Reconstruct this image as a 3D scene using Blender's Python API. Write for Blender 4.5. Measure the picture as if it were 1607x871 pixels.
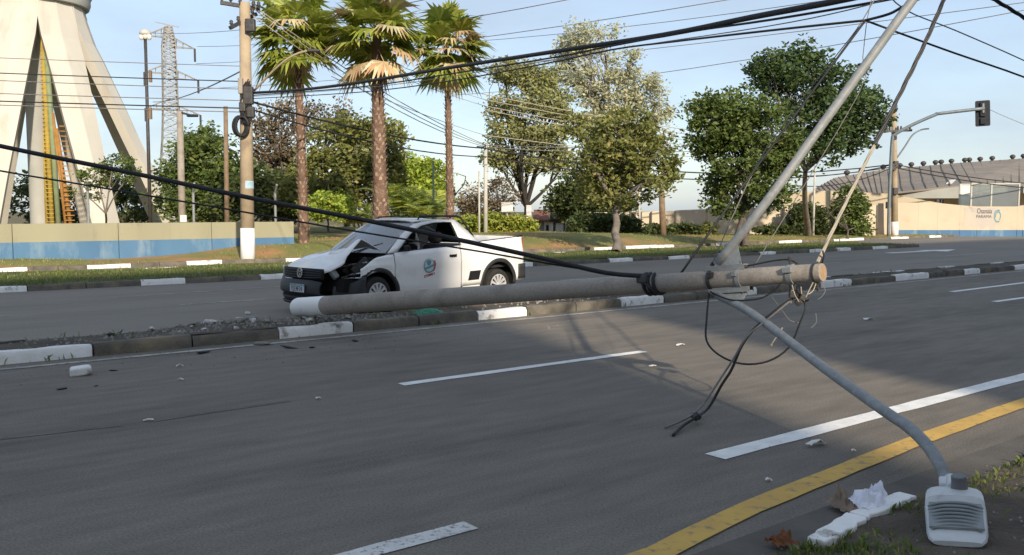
import bpy, bmesh, math, random
import numpy as np
from mathutils import Vector, Matrix, noise as mnoise

sc = bpy.context.scene
for _o in list(bpy.data.objects):
    bpy.data.objects.remove(_o)
COL = sc.collection
R = math.radians

# ------------------------------------------------------------------ camera
CAM_H, F, IW, IH, HY = 1.65, 1400.0, 1607.0, 871.0, 331.0
PITCH = math.atan((IH / 2 - HY) / F)
cd = bpy.data.cameras.new('camera')
cd.sensor_width = 36.0
cd.lens = F / IW * 36.0
cd.clip_start = 0.05
cd.clip_end = 3000
cam = bpy.data.objects.new('camera', cd)
cam.location = (0, 0, CAM_H)
cam.rotation_euler = (math.pi / 2 - PITCH, 0, 0)
COL.objects.link(cam)
sc.camera = cam

# ------------------------------------------------------------------ world, sun, exposure
SUN_EL = R(25)
SUN_DIR = Vector((0.35, -0.937, 0)).normalized()      # horizontal direction towards the sun
wd = bpy.data.worlds.new('World')
sc.world = wd
wd.use_nodes = True
nt = wd.node_tree
bg = nt.nodes['Background']
sky = nt.nodes.new('ShaderNodeTexSky')
sky.sky_type = 'NISHITA'
sky.sun_disc = False
sky.sun_elevation = SUN_EL
sky.sun_rotation = math.atan2(SUN_DIR.x, SUN_DIR.y)
sky.air_density = 1.0
sky.dust_density = 1.0
sky.ozone_density = 1.3
tc = nt.nodes.new('ShaderNodeTexCoord')
mp = nt.nodes.new('ShaderNodeMapping')
mp.inputs['Scale'].default_value = (1.0, 1.0, 3.2)
nz = nt.nodes.new('ShaderNodeTexNoise')
nz.inputs['Scale'].default_value = 2.2
nz.inputs['Detail'].default_value = 8
nz.inputs['Roughness'].default_value = 0.55
cr = nt.nodes.new('ShaderNodeValToRGB')
cr.color_ramp.elements[0].position = 0.38
cr.color_ramp.elements[0].color = (0.62, 0.62, 0.62, 1)
cr.color_ramp.elements[1].position = 0.75
cr.color_ramp.elements[1].color = (0.92, 0.92, 0.92, 1)
mx = nt.nodes.new('ShaderNodeMixRGB')
mx.inputs[2].default_value = (1.66, 1.93, 2.34, 1)        # thin high cloud, lit from behind the camera
nt.links.new(tc.outputs['Generated'], mp.inputs['Vector'])
nt.links.new(mp.outputs[0], nz.inputs['Vector'])
nt.links.new(nz.outputs[0], cr.inputs[0])
nt.links.new(cr.outputs[0], mx.inputs[0])
nt.links.new(sky.outputs[0], mx.inputs[1])
nt.links.new(mx.outputs[0], bg.inputs[0])
bg.inputs[1].default_value = 0.15

sd = bpy.data.lights.new('sun', 'SUN')
sd.energy = 3.0
sd.angle = R(1.1)
sd.color = (1.0, 0.86, 0.68)
sun = bpy.data.objects.new('sun', sd)
_d = Vector((SUN_DIR.x * math.cos(SUN_EL), SUN_DIR.y * math.cos(SUN_EL), math.sin(SUN_EL)))
sun.rotation_euler = _d.to_track_quat('Z', 'Y').to_euler()
sun.location = (20, -40, 40)
COL.objects.link(sun)

sc.view_settings.view_transform = 'Standard'
sc.view_settings.look = 'None'
sc.view_settings.exposure = 0.95
sc.view_settings.gamma = 1.0
sc.view_settings.use_curve_mapping = False
sc.cycles.use_denoising = True
sc.cycles.max_bounces = 6
sc.cycles.transparent_max_bounces = 12

# ------------------------------------------------------------------ coordinates
_c, _s = math.cos(PITCH), math.sin(PITCH)


def ray(px, py):
    a = (px - IW / 2) / F
    b = -(py - IH / 2) / F
    return Vector((a, _c + b * _s, -_s + b * _c))


def at(px, py, Y):
    r = ray(px, py)
    return r * (Y / r.y) + Vector((0, 0, CAM_H))


def gp(px, py, z=0.0):
    r = ray(px, py)
    return r * ((z - CAM_H) / r.z) + Vector((0, 0, CAM_H))


TH = R(38.3)                                    # heading of the avenue
U = Vector((math.cos(TH), math.sin(TH), 0))
N = Vector((-math.sin(TH), math.cos(TH), 0))


def W(u, n, z=0.0):
    return U * u + N * n + Vector((0, 0, z))


def UN(p):
    return p.x * U.x + p.y * U.y, p.x * N.x + p.y * N.y


def sstep(a, b, x):
    t = max(0.0, min(1.0, (x - a) / (b - a)))
    return t * t * (3 - 2 * t)


def fbm(x, y, z=0.0, s=1.0):
    return mnoise.fractal(Vector((x * s, y * s, z * s)), 1.0, 2.0, 4)


# ------------------------------------------------------------------ materials
MATS = {}


def _nd(t, kind, **kw):
    n = t.nodes.new(kind)
    for k, v in kw.items():
        setattr(n, k, v)
    return n


def mat(name, c1, c2=None, rough=0.8, scale=4.0, bump=0.0, bscale=None, metal=0.0, spec=0.3, detail=6, lo=0.35, hi=0.65,
        stretch=None, coat=0.0, c3=None, s3=0.6, lo3=0.5, hi3=0.7, fine=None, fine2=None):
    """Principled surface: colour c1 to c2 by noise in world space, a second stain c3, relief by bump."""
    m = bpy.data.materials.new(name)
    m.use_nodes = True
    t = m.node_tree
    p = t.nodes['Principled BSDF']
    p.inputs['Roughness'].default_value = rough
    p.inputs['Metallic'].default_value = metal
    p.inputs['Specular IOR Level'].default_value = spec
    p.inputs['Coat Weight'].default_value = coat
    geo = _nd(t, 'ShaderNodeNewGeometry')
    vec = geo.outputs['Position']
    if stretch:
        rt = _nd(t, 'ShaderNodeMapping')
        rt.vector_type = 'TEXTURE'
        rt.inputs['Rotation'].default_value = (0, 0, TH)
        rt.inputs['Scale'].default_value = stretch
        t.links.new(vec, rt.inputs[0])
        vec = rt.outputs[0]
    if c2 is None:
        c2 = tuple(c * 0.8 for c in c1)
    n1 = _nd(t, 'ShaderNodeTexNoise')
    n1.inputs['Scale'].default_value = scale
    n1.inputs['Detail'].default_value = detail
    t.links.new(vec, n1.inputs['Vector'])
    r1 = _nd(t, 'ShaderNodeValToRGB')
    r1.color_ramp.elements[0].position = lo
    r1.color_ramp.elements[1].position = hi
    r1.color_ramp.elements[0].color = (*c1, 1)
    r1.color_ramp.elements[1].color = (*c2, 1)
    t.links.new(n1.outputs[0], r1.inputs[0])
    out = r1.outputs[0]
    if c3:
        n3 = _nd(t, 'ShaderNodeTexNoise')
        n3.inputs['Scale'].default_value = s3
        n3.inputs['Detail'].default_value = 8
        n3.inputs['Roughness'].default_value = 0.62
        t.links.new(vec, n3.inputs['Vector'])
        r3 = _nd(t, 'ShaderNodeMapRange')
        r3.inputs['From Min'].default_value = lo3
        r3.inputs['From Max'].default_value = hi3
        t.links.new(n3.outputs[0], r3.inputs[0])
        m3 = _nd(t, 'ShaderNodeMixRGB')
        m3.inputs[2].default_value = (*c3, 1)
        t.links.new(r3.outputs[0], m3.inputs[0])
        t.links.new(out, m3.inputs[1])
        out = m3.outputs[0]
    for fine, src in ((fine, geo.outputs['Position']), (fine2, vec)):
        if not fine:
            continue
        nf_ = _nd(t, 'ShaderNodeTexNoise')
        nf_.inputs['Scale'].default_value = fine[0]
        nf_.inputs['Detail'].default_value = 5
        t.links.new(src, nf_.inputs['Vector'])
        rf = _nd(t, 'ShaderNodeMapRange')
        rf.inputs['From Min'].default_value = 0.3
        rf.inputs['From Max'].default_value = 0.7
        rf.inputs['To Min'].default_value = 1 - fine[1]
        rf.inputs['To Max'].default_value = 1 + fine[1]
        t.links.new(nf_.outputs[0], rf.inputs[0])
        mf = _nd(t, 'ShaderNodeMixRGB', blend_type='MULTIPLY')
        mf.inputs[0].default_value = 1.0
        t.links.new(out, mf.inputs[1])
        t.links.new(rf.outputs[0], mf.inputs[2])
        out = mf.outputs[0]
    t.links.new(out, p.inputs['Base Color'])
    if bump:
        nb = _nd(t, 'ShaderNodeTexNoise')
        nb.inputs['Scale'].default_value = bscale or scale * 6
        nb.inputs['Detail'].default_value = 8
        t.links.new(geo.outputs['Position'], nb.inputs['Vector'])
        b = _nd(t, 'ShaderNodeBump')
        b.inputs['Strength'].default_value = 1.0
        b.inputs['Distance'].default_value = bump
        t.links.new(nb.outputs[0], b.inputs['Height'])
        t.links.new(b.outputs[0], p.inputs['Normal'])
    MATS[name] = m
    return m


def leafmat(name, c1, c2, c3=None, trans=0.35, rough=0.55):
    """Leaves: every leaf takes its own tone, with part of the light passing through."""
    m = bpy.data.materials.new(name)
    m.use_nodes = True
    t = m.node_tree
    p = t.nodes['Principled BSDF']
    p.inputs['Roughness'].default_value = rough
    p.inputs['Specular IOR Level'].default_value = 0.35
    c1, c2, c3 = (tuple(min(.6, v * 2.0) for v in c) if c else None for c in (c1, c2, c3))
    geo = _nd(t, 'ShaderNodeNewGeometry')
    r = _nd(t, 'ShaderNodeValToRGB')
    r.color_ramp.elements[0].color = (*c1, 1)
    r.color_ramp.elements[1].color = (*c2, 1)
    if c3:
        e = r.color_ramp.elements.new(0.9)
        e.color = (*c2, 1)
        r.color_ramp.elements[2].color = (*c3, 1)
    t.links.new(geo.outputs['Random Per Island'], r.inputs[0])
    n1 = _nd(t, 'ShaderNodeTexNoise')
    n1.inputs['Scale'].default_value = 0.9
    n1.inputs['Detail'].default_value = 3
    t.links.new(geo.outputs['Position'], n1.inputs['Vector'])
    mr = _nd(t, 'ShaderNodeMapRange')
    mr.inputs['From Min'].default_value = 0.3
    mr.inputs['From Max'].default_value = 0.7
    mr.inputs['To Min'].default_value = 0.78
    mr.inputs['To Max'].default_value = 1.2
    t.links.new(n1.outputs[0], mr.inputs[0])
    mul = _nd(t, 'ShaderNodeMixRGB', blend_type='MULTIPLY')
    mul.inputs[0].default_value = 1.0
    t.links.new(r.outputs[0], mul.inputs[1])
    t.links.new(mr.outputs[0], mul.inputs[2])
    t.links.new(mul.outputs[0], p.inputs['Base Color'])
    tr = _nd(t, 'ShaderNodeBsdfTranslucent')
    t.links.new(mul.outputs[0], tr.inputs[0])
    ms = _nd(t, 'ShaderNodeMixShader')
    ms.inputs[0].default_value = trans
    t.links.new(p.outputs[0], ms.inputs[1])
    t.links.new(tr.outputs[0], ms.inputs[2])
    t.links.new(ms.outputs[0], t.nodes['Material Output'].inputs[0])
    MATS[name] = m
    return m


def glassmat(name, tint, refl=0.12, see=0.75):
    m = bpy.data.materials.new(name)
    m.use_nodes = True
    t = m.node_tree
    t.nodes.remove(t.nodes['Principled BSDF'])
    tr = _nd(t, 'ShaderNodeBsdfTransparent')
    tr.inputs[0].default_value = (*tint, 1)
    gl = _nd(t, 'ShaderNodeBsdfGlossy')
    gl.inputs['Roughness'].default_value = 0.06
    df = _nd(t, 'ShaderNodeBsdfDiffuse')
    df.inputs[0].default_value = (0.30, 0.31, 0.31, 1)
    fr = _nd(t, 'ShaderNodeFresnel')
    fr.inputs[0].default_value = 1.5
    ad = _nd(t, 'ShaderNodeMath', operation='ADD')
    ad.inputs[1].default_value = refl
    ms0 = _nd(t, 'ShaderNodeMixShader')
    ms0.inputs[0].default_value = see
    ms = _nd(t, 'ShaderNodeMixShader')
    t.links.new(fr.outputs[0], ad.inputs[0])
    t.links.new(df.outputs[0], ms0.inputs[1])
    t.links.new(tr.outputs[0], ms0.inputs[2])
    t.links.new(ad.outputs[0], ms.inputs[0])
    t.links.new(ms0.outputs[0], ms.inputs[1])
    t.links.new(gl.outputs[0], ms.inputs[2])
    t.links.new(ms.outputs[0], t.nodes['Material Output'].inputs[0])
    MATS[name] = m
    return m


mat('asphalt', (0.162, 0.143, 0.118), (0.200, 0.176, 0.146), rough=0.82, scale=0.55, bump=0.006, bscale=90, spec=0.25,
    stretch=(4.5, 1, 1), c3=(0.108, 0.096, 0.080), s3=1.1, lo3=0.47, hi3=0.70, fine=(70, .30), fine2=(7.0, .13))
mat('asphalt_far', (0.178, 0.158, 0.132), (0.210, 0.187, 0.156), rough=0.75, scale=0.5, bump=0.004, bscale=60, spec=0.3,
    stretch=(5, 1, 1), c3=(0.140, 0.126, 0.108), s3=0.9, lo3=0.5, hi3=0.75, fine=(40, .2))
mat('skid', (0.105, 0.098, 0.088), (0.15, 0.14, 0.122), rough=0.85, scale=5)
mat('gutter', (0.120, 0.108, 0.092), (0.080, 0.072, 0.062), rough=0.9, scale=2.5, bump=0.006, bscale=60, c3=(0.12, 0.105, 0.085), s3=1.2)
mat('paint_white', (0.80, 0.79, 0.76), (0.68, 0.67, 0.64), rough=0.7, scale=6, c3=(0.20, 0.185, 0.16), s3=30, lo3=0.60, hi3=0.72, bump=0.002, bscale=90)
mat('paint_white_worn', (0.66, 0.65, 0.62), (0.54, 0.53, 0.50), rough=0.75, scale=6, c3=(0.20, 0.185, 0.16), s3=34, lo3=0.52, hi3=0.66, bump=0.003, bscale=90)
mat('paint_thin', (0.44, 0.42, 0.37), (0.25, 0.24, 0.22), rough=0.8, scale=3, c3=(0.19, 0.175, 0.155), s3=14, lo3=0.50, hi3=0.62)
mat('paint_yellow', (0.58, 0.365, 0.085), (0.48, 0.30, 0.08), rough=0.75, scale=3, c3=(0.22, 0.18, 0.12), s3=16, lo3=0.54, hi3=0.70, bump=0.002, bscale=80)
mat('kerb_grey', (0.150, 0.135, 0.110), (0.085, 0.078, 0.066), rough=0.95, scale=3.5, bump=0.012, bscale=28, c3=(0.23, 0.19, 0.13), s3=2.0)
mat('kerb_white', (0.82, 0.81, 0.78), (0.70, 0.69, 0.65), rough=0.85, scale=4, bump=0.008, bscale=30, c3=(0.24, 0.215, 0.18), s3=5, lo3=0.56, hi3=0.68)
mat('dirt', (0.060, 0.050, 0.040), (0.095, 0.080, 0.062), rough=0.97, scale=2.2, bump=0.02, bscale=18, c3=(0.13, 0.11, 0.085), s3=5, lo3=0.58, hi3=0.75)
mat('soil_dark', (0.072, 0.057, 0.044), (0.115, 0.092, 0.070), rough=0.97, scale=3.2, bump=0.03, bscale=24, c3=(0.13, 0.11, 0.09), s3=11, lo3=0.60, hi3=0.74)
mat('grass_ground', (0.060, 0.080, 0.022), (0.100, 0.100, 0.036), rough=0.95, scale=1.1, bump=0.03, bscale=22, c3=(0.12, 0.095, 0.048), s3=0.7, lo3=0.52, hi3=0.68)
mat('verge_ground', (0.155, 0.170, 0.048), (0.25, 0.215, 0.080), rough=0.95, scale=0.5, bump=0.03, bscale=14, c3=(0.40, 0.205, 0.10), s3=0.22, lo3=0.50, hi3=0.62)
mat('earth_ground', (0.11, 0.105, 0.05), (0.16, 0.125, 0.07), rough=0.95, scale=0.1, bump=0.05, bscale=3)
mat('concrete_pole', (0.345, 0.305, 0.260), (0.285, 0.252, 0.215), rough=0.9, scale=1.6, bump=0.004, bscale=60, c3=(0.20, 0.178, 0.15), s3=2.6, lo3=0.5, hi3=0.72, fine=(45, .14))
mat('concrete_pole_far', (0.42, 0.335, 0.225), (0.34, 0.27, 0.19), rough=0.9, scale=1.5, bump=0.004, bscale=40, c3=(0.26, 0.20, 0.14), s3=2)
mat('lime_white', (0.84, 0.83, 0.80), (0.74, 0.73, 0.70), rough=0.9, scale=3, bump=0.003, bscale=50, c3=(0.42, 0.40, 0.36), s3=6, lo3=0.62, hi3=0.75)
mat('pole_core', (0.40, 0.28, 0.17), (0.30, 0.21, 0.13), rough=0.95, scale=14)
mat('galvanised', (0.26, 0.275, 0.28), (0.205, 0.22, 0.222), rough=0.6, scale=9, metal=0.1, spec=0.3, c3=(0.31, 0.32, 0.32), s3=22, lo3=0.5, hi3=0.7)
mat('steel_dark', (0.055, 0.055, 0.058), (0.09, 0.085, 0.08), rough=0.6, scale=12, metal=0.4)
mat('lamp_grey', (0.56, 0.575, 0.57), (0.48, 0.495, 0.49), rough=0.45, scale=7, spec=0.4, c3=(0.30, 0.31, 0.31), s3=14, lo3=0.62, hi3=0.8)
mat('lamp_fin', (0.235, 0.255, 0.255), (0.19, 0.205, 0.205), rough=0.5, scale=9)
mat('photocell', (0.17, 0.17, 0.175), (0.14, 0.14, 0.145), rough=0.5, scale=9)
mat('cable_black', (0.018, 0.018, 0.020), (0.028, 0.028, 0.030), rough=0.6, scale=12)
mat('cable_grey', (0.20, 0.19, 0.18), (0.14, 0.13, 0.125), rough=0.6, scale=12)
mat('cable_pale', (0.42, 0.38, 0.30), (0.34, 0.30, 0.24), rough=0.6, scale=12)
mat('tower_cream', (0.53, 0.505, 0.445), (0.47, 0.45, 0.395), rough=0.9, scale=0.5, c3=(0.40, 0.37, 0.31), s3=1.1, lo3=0.54, hi3=0.78, stretch=(1, 1, 9))
mat('tower_grey', (0.38, 0.385, 0.36), (0.32, 0.325, 0.30), rough=0.9, scale=0.6)
mat('pipe_yellow', (0.42, 0.30, 0.06), (0.32, 0.24, 0.05), rough=0.7, scale=3)
mat('pipe_green', (0.24, 0.30, 0.17), (0.19, 0.24, 0.14), rough=0.7, scale=3)
mat('pipe_orange', (0.36, 0.19, 0.055), (0.28, 0.145, 0.045), rough=0.7, scale=3)
mat('wall_olive', (0.34, 0.325, 0.225), (0.30, 0.287, 0.20), rough=0.92, scale=0.9, c3=(0.20, 0.19, 0.13), s3=2.2, lo3=0.55, hi3=0.8, bump=0.004, bscale=20, stretch=(1, 1, 5))
mat('wall_blue', (0.075, 0.165, 0.29), (0.095, 0.20, 0.33), rough=0.9, scale=1.2, c3=(0.22, 0.31, 0.38), s3=1.6, lo3=0.52, hi3=0.72, bump=0.004, bscale=20, stretch=(1, 1, 3))
mat('wall_beige', (0.58, 0.495, 0.375), (0.52, 0.445, 0.335), rough=0.92, scale=0.6, c3=(0.42, 0.355, 0.265), s3=0.8, lo3=0.56, hi3=0.8)
mat('wall_cream', (0.50, 0.42, 0.30), (0.45, 0.38, 0.275), rough=0.92, scale=0.5)
mat('wall_patch', (0.46, 0.42, 0.39), (0.52, 0.46, 0.38), rough=0.92, scale=0.9)
mat('roof_brown', (0.235, 0.205, 0.172), (0.195, 0.17, 0.142), rough=0.85, scale=0.35, c3=(0.28, 0.235, 0.18), s3=0.25, bump=0.01, bscale=6)
mat('roof_red', (0.28, 0.12, 0.08), (0.20, 0.09, 0.065), rough=0.9, scale=2)
mat('plaster_grey', (0.36, 0.35, 0.32), (0.30, 0.29, 0.27), rough=0.9, scale=1)
mat('white_panel', (0.72, 0.70, 0.66), (0.64, 0.62, 0.58), rough=0.7, scale=1)
mat('fascia_grey', (0.36, 0.36, 0.33), (0.30, 0.30, 0.275), rough=0.8, scale=0.7)
mat('bark', (0.135, 0.110, 0.085), (0.085, 0.068, 0.054), rough=0.95, scale=5, bump=0.02, bscale=18)
mat('bark_grey', (0.21, 0.185, 0.155), (0.14, 0.12, 0.10), rough=0.95, scale=5, bump=0.02, bscale=18)
mat('bark_dark', (0.050, 0.043, 0.038), (0.032, 0.028, 0.025), rough=0.95, scale=5)
mat('palm_trunk', (0.19, 0.125, 0.092), (0.115, 0.075, 0.056), rough=0.95, scale=3, bump=0.02, bscale=16)
mat('palm_stub', (0.50, 0.37, 0.275), (0.25, 0.155, 0.112), rough=0.95, scale=5, lo=.42, hi=.56)
mat('rock', (0.30, 0.285, 0.26), (0.20, 0.19, 0.17), rough=0.95, scale=5, bump=0.01, bscale=30)
mat('rock_white', (0.60, 0.59, 0.56), (0.42, 0.41, 0.38), rough=0.95, scale=7, bump=0.008, bscale=40)
mat('car_white', (0.80, 0.80, 0.785), (0.77, 0.77, 0.755), rough=0.28, scale=1.5, spec=0.5, coat=0.5, c3=(0.62, 0.60, 0.56), s3=3.5, lo3=0.55, hi3=0.9)
mat('car_plastic', (0.038, 0.039, 0.042), (0.028, 0.029, 0.031), rough=0.55, scale=6)
mat('car_black', (0.010, 0.010, 0.011), (0.014, 0.014, 0.015), rough=0.6, scale=6)
mat('car_gap', (0.006, 0.006, 0.006), (0.008, 0.008, 0.008), rough=0.9, scale=6)
mat('engine_grey', (0.060, 0.058, 0.055), (0.030, 0.029, 0.028), rough=0.6, scale=14, metal=0.3)
mat('headlight', (0.50, 0.50, 0.48), (0.36, 0.36, 0.35), rough=0.15, scale=9, spec=0.6)
mat('tyre', (0.022, 0.022, 0.022), (0.034, 0.033, 0.031), rough=0.85, scale=14)
mat('hubcap', (0.62, 0.62, 0.62), (0.54, 0.54, 0.54), rough=0.35, scale=6, metal=0.3)
mat('chrome', (0.70, 0.70, 0.70), (0.62, 0.62, 0.62), rough=0.2, scale=9, metal=0.8)
mat('tail_red', (0.45, 0.025, 0.02), (0.36, 0.02, 0.018), rough=0.25, scale=9)
mat('seat_fabric', (0.030, 0.028, 0.028), (0.045, 0.040, 0.040), rough=0.9, scale=20)
mat('plate_white', (0.50, 0.51, 0.54), (0.42, 0.43, 0.46), rough=0.5, scale=20)
mat('plate_ink', (0.02, 0.02, 0.03), (0.03, 0.03, 0.04), rough=0.5)
mat('sticker_blue', (0.10, 0.24, 0.32), (0.16, 0.34, 0.36), rough=0.5, scale=30)
mat('sticker_pale', (0.46, 0.56, 0.58), (0.52, 0.60, 0.60), rough=0.5, scale=30)
mat('sticker_red', (0.36, 0.10, 0.10), (0.42, 0.15, 0.13), rough=0.5, scale=30)
mat('bag_green', (0.02, 0.15, 0.09), (0.035, 0.22, 0.13), rough=0.5, scale=18)
mat('paper', (0.80, 0.81, 0.86), (0.70, 0.71, 0.78), rough=0.8, scale=14)
mat('cardboard', (0.26, 0.20, 0.15), (0.16, 0.12, 0.09), rough=0.9, scale=14)
mat('plate_cyan', (0.42, 0.55, 0.60), (0.30, 0.45, 0.55), rough=0.6, scale=9)
mat('wood_pole', (0.24, 0.175, 0.115), (0.17, 0.12, 0.08), rough=0.95, scale=5)
mat('metal_pale', (0.50, 0.49, 0.44), (0.42, 0.41, 0.37), rough=0.6, scale=3)
mat('lattice', (0.30, 0.295, 0.275), (0.24, 0.235, 0.22), rough=0.6, scale=2, metal=0.2)
mat('signal_black', (0.016, 0.018, 0.024), (0.024, 0.026, 0.032), rough=0.5, scale=8)
mat('signal_pole', (0.20, 0.235, 0.25), (0.155, 0.185, 0.20), rough=0.5, scale=3, metal=0.2)
mat('shade_block_wall', (0.80, 0.78, 0.74), (0.74, 0.72, 0.68), rough=0.9, scale=0.6)  # white so the added shade blocks bounce fill light into the shade
mat('leaf_litter', (0.20, 0.075, 0.030), (0.13, 0.055, 0.028), rough=0.9, scale=30)
glassmat('glass_wind', (0.62, 0.68, 0.68), 0.20, 0.62)
glassmat('glass_dark', (0.30, 0.33, 0.33), 0.10, 0.85)
glassmat('glass_panel', (0.75, 0.86, 0.82), 0.16, 0.45)

leafmat('leaf_olive', (0.055, 0.066, 0.018), (0.130, 0.135, 0.038), (0.21, 0.175, 0.07))
leafmat('leaf_deep', (0.020, 0.036, 0.012), (0.050, 0.078, 0.024), (0.085, 0.108, 0.034))
leafmat('leaf_mid', (0.032, 0.052, 0.012), (0.080, 0.105, 0.026), (0.125, 0.135, 0.038))
leafmat('leaf_dark', (0.022, 0.034, 0.012), (0.056, 0.070, 0.021), (0.090, 0.095, 0.030))
leafmat('leaf_euc', (0.150, 0.160, 0.100), (0.270, 0.265, 0.170), (0.36, 0.29, 0.18), trans=0.3)
leafmat('leaf_pine', (0.085, 0.100, 0.045), (0.175, 0.175, 0.070), (0.25, 0.21, 0.060), trans=0.25)
leafmat('leaf_brown', (0.050, 0.042, 0.024), (0.105, 0.080, 0.045), (0.15, 0.095, 0.06), trans=0.2)
leafmat('leaf_bright', (0.110, 0.160, 0.022), (0.210, 0.255, 0.040), (0.33, 0.30, 0.055))
leafmat('leaf_areca', (0.105, 0.150, 0.025), (0.220, 0.235, 0.045), (0.40, 0.30, 0.045))
leafmat('leaf_hedge', (0.080, 0.110, 0.018), (0.200, 0.215, 0.035), (0.30, 0.255, 0.050))
leafmat('palm_green', (0.085, 0.115, 0.018), (0.215, 0.235, 0.045), (0.36, 0.31, 0.10), rough=0.45)
leafmat('palm_dead', (0.26, 0.155, 0.085), (0.42, 0.29, 0.175), (0.52, 0.40, 0.28), trans=0.2, rough=0.8)
leafmat('grass_blade', (0.050, 0.075, 0.018), (0.110, 0.125, 0.034), (0.19, 0.155, 0.065))
leafmat('grass_dry', (0.095, 0.115, 0.028), (0.175, 0.165, 0.050), (0.25, 0.19, 0.08))


# ------------------------------------------------------------------ mesh helpers
class MB:
    def __init__(self):
        self.v, self.f = [], []

    def add(self, vs, fs):
        o = len(self.v)
        self.v += [tuple(p) for p in vs]
        self.f += [tuple(i + o for i in f) for f in fs]

    def box(self, c, size, rot=None, taper=1.0):
        sx, sy, sz = (s / 2 for s in size)
        vs = []
        for z, k in ((-sz, 1.0), (sz, taper)):
            for x, y in ((-sx, -sy), (sx, -sy), (sx, sy), (-sx, sy)):
                p = Vector((x * k, y * k, z))
                if rot is not None:
                    p = rot @ p
                vs.append(p + Vector(c))
        self.add(vs, [(3, 2, 1, 0), (4, 5, 6, 7), (0, 1, 5, 4), (1, 2, 6, 5), (2, 3, 7, 6), (3, 0, 4, 7)])

    def beam(self, a, b, w, h=None, up=(0, 0, 1)):
        a, b = Vector(a), Vector(b)
        d = (b - a)
        L = d.length
        d.normalize()
        s = d.cross(Vector(up))
        if s.length < 1e-4:
            s = d.cross(Vector((1, 0, 0)))
        s.normalize()
        t = s.cross(d)
        rot = Matrix((s, d, t)).transposed()
        self.box((a + b) / 2, (w, L, h or w), rot)

    def tube(self, pts, r, seg=8, cap=True):
        pts = [Vector(p) for p in pts]
        n = len(pts)
        rs = r if isinstance(r, (list, tuple)) else [r] * n
        vs, fs = [], []
        ref = None
        for i, p in enumerate(pts):
            d = (pts[min(i + 1, n - 1)] - pts[max(i - 1, 0)]).normalized()
            if ref is None:
                ref = d.cross(Vector((0, 0, 1)))
                if ref.length < 1e-3:
                    ref = d.cross(Vector((1, 0, 0)))
            ref = (ref - d * ref.dot(d)).normalized()
            b = d.cross(ref)
            for k in range(seg):
                a = 2 * math.pi * k / seg
                vs.append(p + (ref * math.cos(a) + b * math.sin(a)) * rs[i])
        for i in range(n - 1):
            for k in range(seg):
                k2 = (k + 1) % seg
                fs.append((i * seg + k, i * seg + k2, (i + 1) * seg + k2, (i + 1) * seg + k))
        if cap:
            fs.append(tuple(reversed(range(seg))))
            fs.append(tuple((n - 1) * seg + k for k in range(seg)))
        self.add(vs, fs)

    def lathe(self, prof, M=None, seg=24, a0=0, a1=2 * math.pi):
        """prof: (radius, z) pairs round the z axis, placed by matrix M."""
        full = abs(a1 - a0 - 2 * math.pi) < 1e-6
        m = seg if full else seg + 1
        vs, fs = [], []
        for r, z in prof:
            for k in range(m):
                a = a0 + (a1 - a0) * k / seg
                p = Vector((r * math.cos(a), r * math.sin(a), z))
                vs.append(M @ p if M else p)
        for i in range(len(prof) - 1):
            for k in range(seg):
                k2 = (k + 1) % m
                fs.append((i * m + k, i * m + k2, (i + 1) * m + k2, (i + 1) * m + k))
        self.add(vs, fs)

    def grid(self, fn, nu, nv):
        vs = [fn(i / nu, j / nv) for i in range(nu + 1) for j in range(nv + 1)]
        fs = [(i * (nv + 1) + j, (i + 1) * (nv + 1) + j, (i + 1) * (nv + 1) + j + 1, i * (nv + 1) + j + 1)
              for i in range(nu) for j in range(nv)]
        self.add(vs, fs)

    def prism(self, poly, h, M=None):
        """poly in xy, extruded from z=0 to h."""
        n = len(poly)
        vs = [Vector((x, y, 0)) for x, y in poly] + [Vector((x, y, h)) for x, y in poly]
        if M:
            vs = [M @ p for p in vs]
        self.add(vs, [tuple(reversed(range(n))), tuple(range(n, 2 * n))] +
                 [(i, (i + 1) % n, (i + 1) % n + n, i + n) for i in range(n)])

    def mesh(self, name, m=None, smooth=False, fix=True):
        me = bpy.data.meshes.new(name)
        me.from_pydata(self.v, [], self.f)
        if fix:
            bm = bmesh.new()
            bm.from_mesh(me)
            bmesh.ops.recalc_face_normals(bm, faces=bm.faces)
            bm.to_mesh(me)
            bm.free()
        if m:
            me.materials.append(MATS[m])
        if smooth:
            me.shade_smooth()
        return me

    def build(self, name, m, parent=None, smooth=False, bevel=0, solid=0, fix=True, loc=None, auto=None):
        me = self.mesh(name, m, smooth, fix)
        o = obj(name, me, parent, loc)
        if solid:
            md = o.modifiers.new('solid', 'SOLIDIFY')
            md.thickness = solid
            md.offset = -1
        if bevel:
            md = o.modifiers.new('bevel', 'BEVEL')
            md.width = bevel
            md.segments = 2
            md.limit_method = 'ANGLE'
        if auto:
            me.shade_smooth()
            me.set_sharp_from_angle(angle=R(auto))
        return o


def obj(name, me, parent=None, loc=None):
    o = bpy.data.objects.new(name, me)
    COL.objects.link(o)
    if parent is not None:
        o.parent = parent
    if loc is not None:
        o.location = loc
    return o


def tag(o, label=None, cat=None, group=None, kind=None):
    if label:
        o['label'] = label
    if cat:
        o['category'] = cat
    if group:
        o['group'] = group
    if kind:
        o['kind'] = kind
    return o


def thing(name, label, cat, loc=(0, 0, 0), rotz=0, group=None):
    o = bpy.data.objects.new(name, None)
    COL.objects.link(o)
    o.empty_display_size = 0.2
    o.location = loc
    o.rotation_euler = (0, 0, rotz)
    return tag(o, label, cat, group)


def struct(o):
    return tag(o, kind='structure')


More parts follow.
